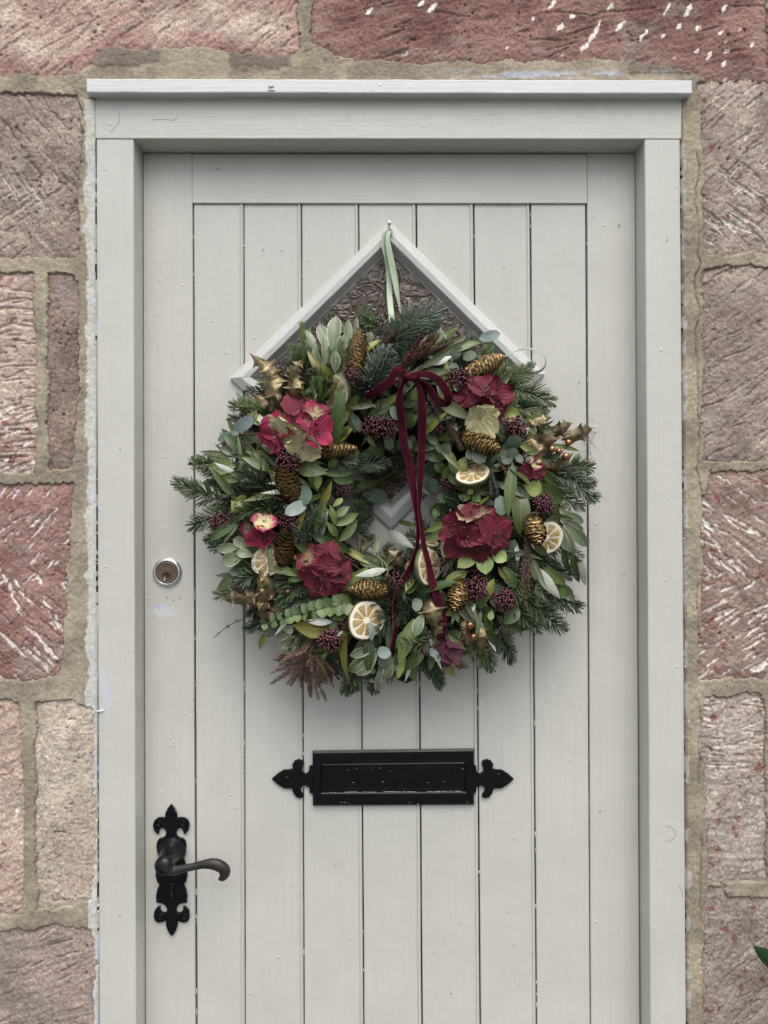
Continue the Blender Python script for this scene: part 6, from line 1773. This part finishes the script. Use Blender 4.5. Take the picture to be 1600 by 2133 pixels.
# sprig with small scalloped leaves, lower left, and a small one upper left
def scallop(x0, y0, x1, y1, n, sz, l=0.014, sp_='ruscus_leaf'):
    cv_ = catmull([W(x0, y0, l), W((x0 + x1) / 2, (y0 + y1) / 2 - 5, l + 0.006), W(x1, y1, l + 0.002)], 20)
    V, F = tube_geo(cv_, 1.1 * S, 5)
    mk('leaf_stalk', V, F, M['stem'], wreath, True)
    dx, dy = x1 - x0, y1 - y0; L = math.hypot(dx, dy); dx /= L; dy /= L
    for k_ in range(n):
        f_ = (k_ + 0.5) / n; z_ = sz * (1.1 - 0.55 * f_)
        bx, by = x0 + dx * L * f_, y0 + dy * L * f_ - 5 * 4 * f_ * (1 - f_)
        for sg in (-1, 1):
            tx, ty = bx + dx * z_ * 0.45 - dy * z_ * sg, by + dy * z_ * 0.45 + dx * z_ * sg
            leaf('scalloped_leaf', bx, by, tx, ty, z_ * 1.15, l + 0.003, l + 0.008 + rw.normal(0, 0.002), rw.normal(0, 30), outline='ell', name='scalloped_leaf')


scallop(735, 1255, 545, 1302, 11, 22)
scallop(505, 1290, 446, 1328, 3, 5, 0.0)
# thin stalks at the left edge
for pts in ([(545, 905), (500, 905), (452, 928)], [(560, 960), (520, 930), (485, 905)], [(600, 1010), (560, 960), (540, 910)], [(530, 1000), (560, 985), (600, 960)], [(650, 1030), (600, 1020), (570, 1010)], [(660, 1045), (700, 1040), (650, 1050)], [(510, 850), (490, 880), (482, 870)]):
    cv_ = catmull([W(x, y, 0.006) for x, y in pts], 16)
    V, F = tube_geo(cv_, np.linspace(1.6, 1.0, 16) * S, 5)
    mk('twig', V, F, M['twig'], wreath, True, col=np.broadcast_to(np.array([0.12, 0.07, 0.05]), (len(V), 3)))
for pts in ([(800, 1192), (790, 1160), (772, 1158)], [(805, 1200), (808, 1185), (795, 1165), (782, 1160)]):
    V, F = tube_geo(catmull([W(x, y, 0.014) for x, y in pts], 14), 1.8 * S, 6)
    mk('leaf_stalk', V, F, M['stem'], wreath, True)

# ---- dried heads
plume(655, 1335, 622, 1432, 66, 40, 'fluff', (0.25, 0.165, 0.125), -0.004, 0.014, 11.0)
plume(672, 1360, 700, 1420, 26, 9, 'feather', (0.085, 0.055, 0.045), -0.010, -0.004, 7)
plume(1098, 1095, 1098, 1248, 14, 16, 'bead', (0.20, 0.125, 0.10), 0.006, 0.014)
plume(830, 770, 905, 690, 26, 14, 'bead', (0.115, 0.040, 0.032), 0.006, 0.018)
plume(850, 760, 930, 705, 18, 9, 'feather', (0.10, 0.062, 0.045), 0.004, 0.012, 7)
plume(800, 740, 815, 680, 14, 7, 'feather', (0.115, 0.060, 0.052), 0.004, 0.014, 6)
plume(890, 820, 925, 872, 14, 10, 'feather', (0.13, 0.085, 0.060), 0.010, 0.018, 5)
plume(925, 865, 955, 935, 12, 10, 'feather', (0.12, 0.080, 0.058), 0.008, 0.014, 5)
plume(1000, 1150, 900, 1160, 22, 14, 'bead', (0.16, 0.070, 0.062), 0.004, 0.014)
plume(965, 1135, 905, 1200, 16, 8, 'feather', (0.13, 0.115, 0.09), 0.004, 0.012, 6)
plume(830, 790, 880, 770, 14, 8, 'feather', (0.17, 0.13, 0.085), 0.008, 0.016, 5)
plume(1020, 960, 1028, 1060, 14, 9, 'feather', (0.11, 0.12, 0.095), 0.004, 0.010, 7)
plume(1040, 950, 1058, 1010, 10, 6, 'bead', (0.13, 0.08, 0.065), 0.006, 0.012)
plume(700, 1140, 742, 1205, 18, 9, 'feather', (0.12, 0.070, 0.052), 0.010, 0.02, 5)
plume(560, 920, 600, 950, 26, 9, 'feather', (0.09, 0.065, 0.05), -0.004, 0.006, 5)
plume(530, 900, 490, 862, 14, 5, 'feather', (0.10, 0.065, 0.05), 0.0, 0.006, 4)
plume(520, 1250, 490, 1215, 14, 7, 'feather', (0.12, 0.075, 0.06), -0.002, 0.006, 6)
plume(600, 1270, 555, 1268, 4, 3, 'bead', (0.22, 0.13, 0.10), 0.008, 0.012)
plume(560, 1030, 600, 1055, 12, 6, 'feather', (0.11, 0.065, 0.055), 0.0, 0.008, 5)
plume(1060, 1290, 1025, 1330, 8, 5, 'bead', (0.14, 0.10, 0.085), -0.002, 0.004)

# ---- flowers
hydrangea(617, 890, 62, 55, [(-34, -2, 36, 'p', 6), (34, -18, 38, 'p', 8), (2, -34, 36, 'r', 3), (-16, 14, 36, 'k', 10), (42, 10, 32, 'pp', 13), (-42, 22, 28, 'pp', 2), (10, 36, 34, 'k', 13), (16, 2, 28, 'o', 14), (-20, 46, 26, 'pp', 3)], 0.018, 'pink and cream hydrangea, the largest bloom on the upper left')
hydrangea(1003, 828, 48, 42, [(-25, -5, 30, 'c', 6), (5, -18, 30, 'cr', 10), (28, -5, 30, 'cr', 8), (12, 12, 26, 'c', 12), (-2, 38, 36, 'k', 16), (-38, 5, 22, 'cr', 2), (28, 24, 24, 'c', 8)], 0.014, 'crimson hydrangea with one cream floret at its foot')
hydrangea(992, 1104, 62, 55, [(-38, -10, 28, 'cr', 4), (-12, -34, 28, 'ck', 6), (10, -22, 27, 'o', 8), (-5, 8, 30, 'r', 14), (34, 6, 36, 'c', 12), (-34, 26, 28, 'cr', 8), (2, 36, 28, 'cr', 12), (-15, 12, 26, 'cr', 16), (38, 26, 24, 'r', 8), (-48, 8, 20, 'r', 2)], 0.016, 'large dark crimson hydrangea above yellow-green leaves')
hydrangea(672, 1184, 50, 50, [(-26, -16, 28, 'o', 8), (12, -24, 28, 'c', 8), (30, 4, 28, 'r', 8), (-14, 14, 32, 'r', 12), (16, 28, 28, 'c', 10), (4, -2, 26, 'r', 14), (-34, 0, 22, 'cr', 4), (-10, 38, 22, 'p', 5)], 0.014, 'crimson and rose hydrangea at the lower left of the opening')
hydrangea(538, 1102, 32, 34, [(10, -14, 22, 'kp', 8), (4, 12, 25, 'pp', 8), (-20, -2, 18, 'o', 3), (18, 16, 18, 'r', 6)], 0.010, 'small pink hydrangea with a cream petal')
hydrangea(1107, 974, 28, 26, [(-10, 8, 20, 'c', 5), (8, -8, 19, 'kp', 7), (14, 10, 18, 'cr', 5), (-2, -18, 16, 'cr', 4)], 0.010, 'small crimson and cream hydrangea under copper beads')
hydrangea(930, 1352, 40, 30, [(-24, -4, 22, 'd', 3), (8, 10, 25, 'd', 5), (14, -16, 20, 'd', 4), (-6, 18, 18, 'd', 3)], 0.004, 'dusky purple hydrangea at the bottom')

# ---- skimmia buds
for a in [(790, 888, 40, 26, 0.012, 130, 2.7, .6), (735, 790, 20, 38, 0.010, 95, 3.0, .3), (602, 956, 30, 28, 0.018, 110, 2.9, .8), (955, 790, 30, 24, 0.012, 110, 2.8, .25), (1073, 887, 24, 22, 0.014, 70, 3.2, .6), (1133, 1050, 24, 22, 0.010, 80, 3.0, .5),
          (992, 1226, 26, 26, 0.012, 90, 3.0, .6), (1050, 1250, 25, 25, 0.010, 90, 3.0, .5), (688, 1334, 26, 26, 0.012, 90, 3.1, .7), (462, 1086, 30, 20, 0.002, 90, 2.5, .8), (598, 1084, 24, 22, 0.006, 70, 2.8, .4), (822, 1215, 22, 26, 0.006, 70, 2.8, .4),
          (714, 1016, 18, 16, 0.004, 45, 2.7, .3), (938, 1006, 20, 20, -0.002, 55, 2.7, .2), (527, 1260, 10, 10, 0.002, 22, 2.4, .2), (912, 890, 16, 14, 0.004, 36, 2.7, .3), (1000, 1190, 24, 12, 0.004, 40, 2.5, .2), (1085, 1030, 14, 12, 0.004, 30, 2.6, .2), (716, 1300, 12, 14, 0.008, 28, 2.7, .6)]:
    berries(*a)

# ---- cones, fruit, holly, beads
for a in [(738, 790, 749, 694, 20, 0.010, 0.020, .80), (968, 786, 1044, 745, 22, 0.006, 0.018, 1.0), (650, 944, 738, 934, 17, 0.004, 0.020, .75), (612, 1040, 588, 974, 25, 0.004, 0.024, .95), (592, 1172, 592, 1110, 22, 0.008, 0.040, .85),
          (968, 908, 1038, 936, 23, 0.006, 0.030, .95), (1106, 1078, 1122, 1130, 22, 0.012, 0.038, 1.0), (808, 1228, 732, 1228, 21, 0.008, 0.022, 1.0), (962, 1215, 946, 1268, 22, 0.008, 0.034, 1.0)]:
    cone(*a)
slice_(764, 1292, 38, (0.42, -1, 0.16), 0.022, 0.2)
slice_(893, 1180, 40, (0.85, -0.62, 0.12), 0.020, 0.5)
slice_(984, 986, 33, (-0.18, -0.62, 0.75), 0.016, 0.1)
slice_(1138, 1120, 34, (0.08, -1, -0.05), 0.006, 0.75)
slice_(560, 1166, 34, (-0.10, -1, 0.10), 0.006, 0.4)
slice_(700, 818, 36, (-0.75, -0.72, -0.20), 0.008, 0.1)
slice_(888, 1130, 28, (0.1, -0.16, 1.0), 0.008, 0.3)
for a in [(592, 812, 522, 742, 38, 0.006, 0.022, 20), (600, 800, 632, 748, 42, 0.006, 0.020, -10), (560, 780, 585, 842, 62, 0.010, 0.024, 10), (612, 835, 618, 782, 46, 0.012, 0.022, -20), (592, 862, 524, 824, 44, -0.004, 0.010, 25), (548, 800, 590, 770, 40, 0.0, 0.016, 0),
          (1138, 905, 1190, 880, 36, 0.0, 0.012, 20), (1092, 885, 1148, 872, 36, 0.006, 0.016, -30), (1170, 915, 1230, 892, 38, -0.004, 0.010, 10), (1090, 920, 1165, 912, 46, 0.008, 0.020, 25), (1100, 905, 1130, 958, 40, 0.008, 0.018, 0), (1130, 975, 1190, 962, 30, 0.004, 0.012, 35),
          (548, 1238, 466, 1250, 42, -0.004, 0.010, 10), (580, 1250, 535, 1186, 34, 0.002, 0.016, 25), (560, 1258, 538, 1222, 38, 0.008, 0.020, 0), (538, 1282, 572, 1278, 44, 0.002, 0.012, 30), (568, 1255, 528, 1262, 30, 0.006, 0.016, 10),
          (838, 1182, 806, 1142, 44, 0.006, 0.018, 0), (895, 1240, 908, 1312, 52, 0.008, 0.022, 0), (920, 1275, 905, 1330, 40, 0.004, 0.016, 25), (998, 1300, 1003, 1358, 40, 0.0, 0.012, 20), (958, 1308, 985, 1338, 34, 0.004, 0.012, 30), (960, 1290, 980, 1318, 24, 0.004, 0.012, -20), (870, 1170, 842, 1190, 34, 0.004, 0.012, 20), (985, 1320, 968, 1345, 26, 0.002, 0.010, 0),
          (940, 1372, 968, 1392, 24, -0.010, -0.002, 20)]:
    holly(*a)
for (x, y, r_, l_) in ((1150, 936, 7.5, 0.020), (1164, 940, 6.5, 0.016), (1184, 922, 7, 0.014), (1179, 951, 8, 0.020), (979, 1302, 7.5, 0.020), (986, 1326, 6, 0.018), (600, 1232, 4.5, 0.018), (972, 770, 4.5, 0.022)):
    c = W(x, y, l_)
    TV, TF = ICO3
    b_ = mk('copper_bead', c + TV * r_ * S, TF, M['copper'], wreath, True)
    V, F = tube_geo(catmull([c, c + np.array([-0.004, 0.006, 0.002]), W(x - 16, y + 8, l_ - 0.016)], 8), 0.7 * S, 5)
    mk('wire', V, F, M['twig'], b_, True, col=np.broadcast_to(np.array([0.10, 0.07, 0.03]), (len(V), 3)))
    V, F = lathe_geo(c + np.array([0.3, -1, 0.2]) * r_ * S * 0.93, (0.3, -1, 0.2), [(0.0009, 0), (0.0007, 0.0006), (0.0002, 0.0006)], 7)
    mk('tip', V, F, M['dark'], b_, True)

# ---- hanging ribbon, curl of grass, velvet bow
hr_ = holder('hanging_ribbon', wreath)
ys = PLANK_Y - 0.0185
ribbon('strand', [(812, 481, ys, 10), (803, 487, ys - 0.002, 20), (799, 510, ys - 0.003, 30), (803, 535, ys - 0.002, 60), (810, 570, ys + 0.001, 30), (812, 620, ys - 0.008, 10), (817, 672, ys - 0.030, 0), (820, 705, ys - 0.05, 0)], [7, 10, 11, 11, 12, 13, 13, 13], hr_, M['green_ribbon'], 50, 0.35)
ribbon('strand', [(812, 480, ys - 0.001, 0), (808, 495, ys - 0.005, 10), (810, 520, ys - 0.006, 0), (817, 555, ys - 0.006, -5), (824, 590, ys - 0.007, 20), (830, 625, ys - 0.012, 55), (836, 656, ys - 0.022, 72), (842, 695, ys - 0.045, 60)], [5, 9, 13, 14, 13, 12, 11, 11], hr_, M['green_ribbon'], 50, 0.35)
V, F = tube_geo(catmull([P(808, 480, ys), P(812, 477, ys + 0.001), P(817, 481, ys), P(814, 487, ys - 0.001), P(808, 484, ys)], 14), 2.0 * S, 6)
mk('knot', V, F, M['green_ribbon'], hr_, True)

ribbon('grass_curl', [(1042, 750, wy(1042, 750, 0.02), 30), (1065, 735, 0.0, 25), (1100, 726, -0.006, 20), (1130, 737, -0.008, 55), (1137, 755, -0.006, 60), (1128, 771, -0.004, 40), (1105, 778, -0.002, 20), (1075, 774, 0.002, 5), (1050, 764, 0.004, 0)], [2, 3, 3.5, 5, 6, 6, 8, 10, 8], wreath, M['grass_blade'], 60, 0.3)

bow = holder('velvet_bow', wreath)
k0 = -0.094
ribbon('loop', [(846, 786, k0 - 0.002, -20), (838, 772, k0 - 0.010, -30), (828, 770, k0 - 0.012, 0), (822, 776, k0 - 0.012, 10), (812, 795, k0 - 0.010, 0), (795, 807, k0 - 0.006, 5), (775, 820, k0 + 0.004, 10), (768, 826, k0 + 0.012, 40), (790, 812, k0 + 0.016, 70), (825, 795, k0 + 0.010, 60), (846, 787, k0 + 0.003, 40)], [9, 11, 13, 15, 16, 17, 17, 16, 14, 11, 7], bow, M['velvet'], 90)
ribbon('loop', [(846, 785, k0 - 0.001, 0), (862, 781, k0 - 0.006, 10), (885, 779, k0 - 0.012, 5), (908, 788, k0 - 0.012, -5), (924, 805, k0 - 0.010, 0), (933, 825, k0 - 0.006, 5), (933, 838, k0 + 0.002, 50), (918, 838, k0 + 0.008, 15), (902, 822, k0 + 0.012, 10), (885, 800, k0 + 0.010, 40), (850, 787, k0 + 0.003, 40)], [7, 10, 13, 15, 16, 16, 16, 16, 14, 10, 6], bow, M['velvet'], 90)
V, F = tube_geo(catmull([P(836, 782, k0 - 0.004), P(848, 786, k0 - 0.009), P(862, 788, k0 - 0.008), P(872, 784, k0 - 0.002)], 16), np.array([3, 4, 5, 5.5, 6, 6, 6, 6, 6, 5.5, 5.5, 5.5, 5, 5, 4, 3]) * S, 12, flat=0.8)
mk('knot', V, F, M['velvet'], bow, True, uv=np.zeros((len(V), 2)))
ty = lambda x, y, l=0.016: min(wy(x, y, l), -0.068)
ribbon('tail', [(x, y, ty(x, y) - dz, tl) for x, y, dz, tl in ((846, 790, .022, 30), (836, 806, .018, 60), (832, 835, .014, 10), (836, 870, .010, 0), (842, 925, .006, 0), (853, 965, .003, 10), (860, 1015, .002, 25), (868, 1066, .002, 45), (871, 1098, .002, 58), (868, 1140, .001, 62), (858, 1176, 0, 40), (840, 1212, 0, 10), (826, 1240, 0, 45), (821, 1270, 0, 62), (824, 1308, 0, 45), (820, 1334, 0, 55), (815, 1356, 0, 60))], [9, 12, 15, 16, 16, 16, 15, 15, 15, 15, 15, 16, 15, 15, 15, 14, 13], bow, M['velvet'], 120)
ribbon('tail', [(x, y, ty(x, y) - dz, tl) for x, y, dz, tl in ((862, 790, .020, 40), (872, 806, .014, 30), (878, 832, .012, 5), (880, 870, .010, 0), (879, 915, .006, 5), (877, 965, .003, 20), (874, 1020, .002, 45), (873, 1056, .004, 64), (877, 1092, .006, 50), (883, 1135, .006, 45), (892, 1170, .006, 42), (901, 1212, .006, 20), (913, 1252, .004, 5), (922, 1290, .002, 0), (921, 1330, 0, 15))], [8, 11, 15, 16, 16, 15, 14, 14, 14, 14, 14, 15, 16, 16, 14], bow, M['velvet'], 120)

# ------------------------------------------------------------------ plant at the right edge of the picture
plant = thing('climbing_plant', 'dark green pointed leaf reaching in from the right over the stone wall', 'plant', tuple(P(1700, 2906, -0.14)), kind='thing')
ORG[plant] = P(1700, 2906, -0.14)
cvp = catmull([P(1700, 2903, -0.10), P(1690, 2600, -0.09), P(1712, 2300, -0.085), P(1690, 2040, -0.08), P(1705, 1850, -0.075), P(1740, 1700, -0.07)], 60)
V, F = tube_geo(cvp, np.linspace(0.005, 0.002, 60), 7)
mk('stem', V, F, M['stem'], plant, True)
for (x0, y0, x1, y1, w_) in ((1690, 2050, 1572, 1976, 44), (1694, 2040, 1790, 1975, 44), (1700, 1900, 1640, 1800, 40), (1702, 1860, 1780, 1800, 40), (1735, 1720, 1720, 1620, 36), (1705, 2200, 1790, 2130, 46), (1704, 2260, 1620, 2210, 44), (1708, 2400, 1800, 2340, 46), (1700, 2500, 1610, 2450, 48), (1692, 2650, 1790, 2600, 46), (1694, 2720, 1600, 2680, 46)):
    B_, T_ = P(x0, y0, -0.082), P(x1, y1, -0.10)
    V, q, uv = leaf_mesh(B_, T_, w_ * S, 'ell', 0.06, -0.25, R(-14), 0.05)
    mk('garden_leaf', V, q, M['garden_leaf'], plant, True, uv=uv)
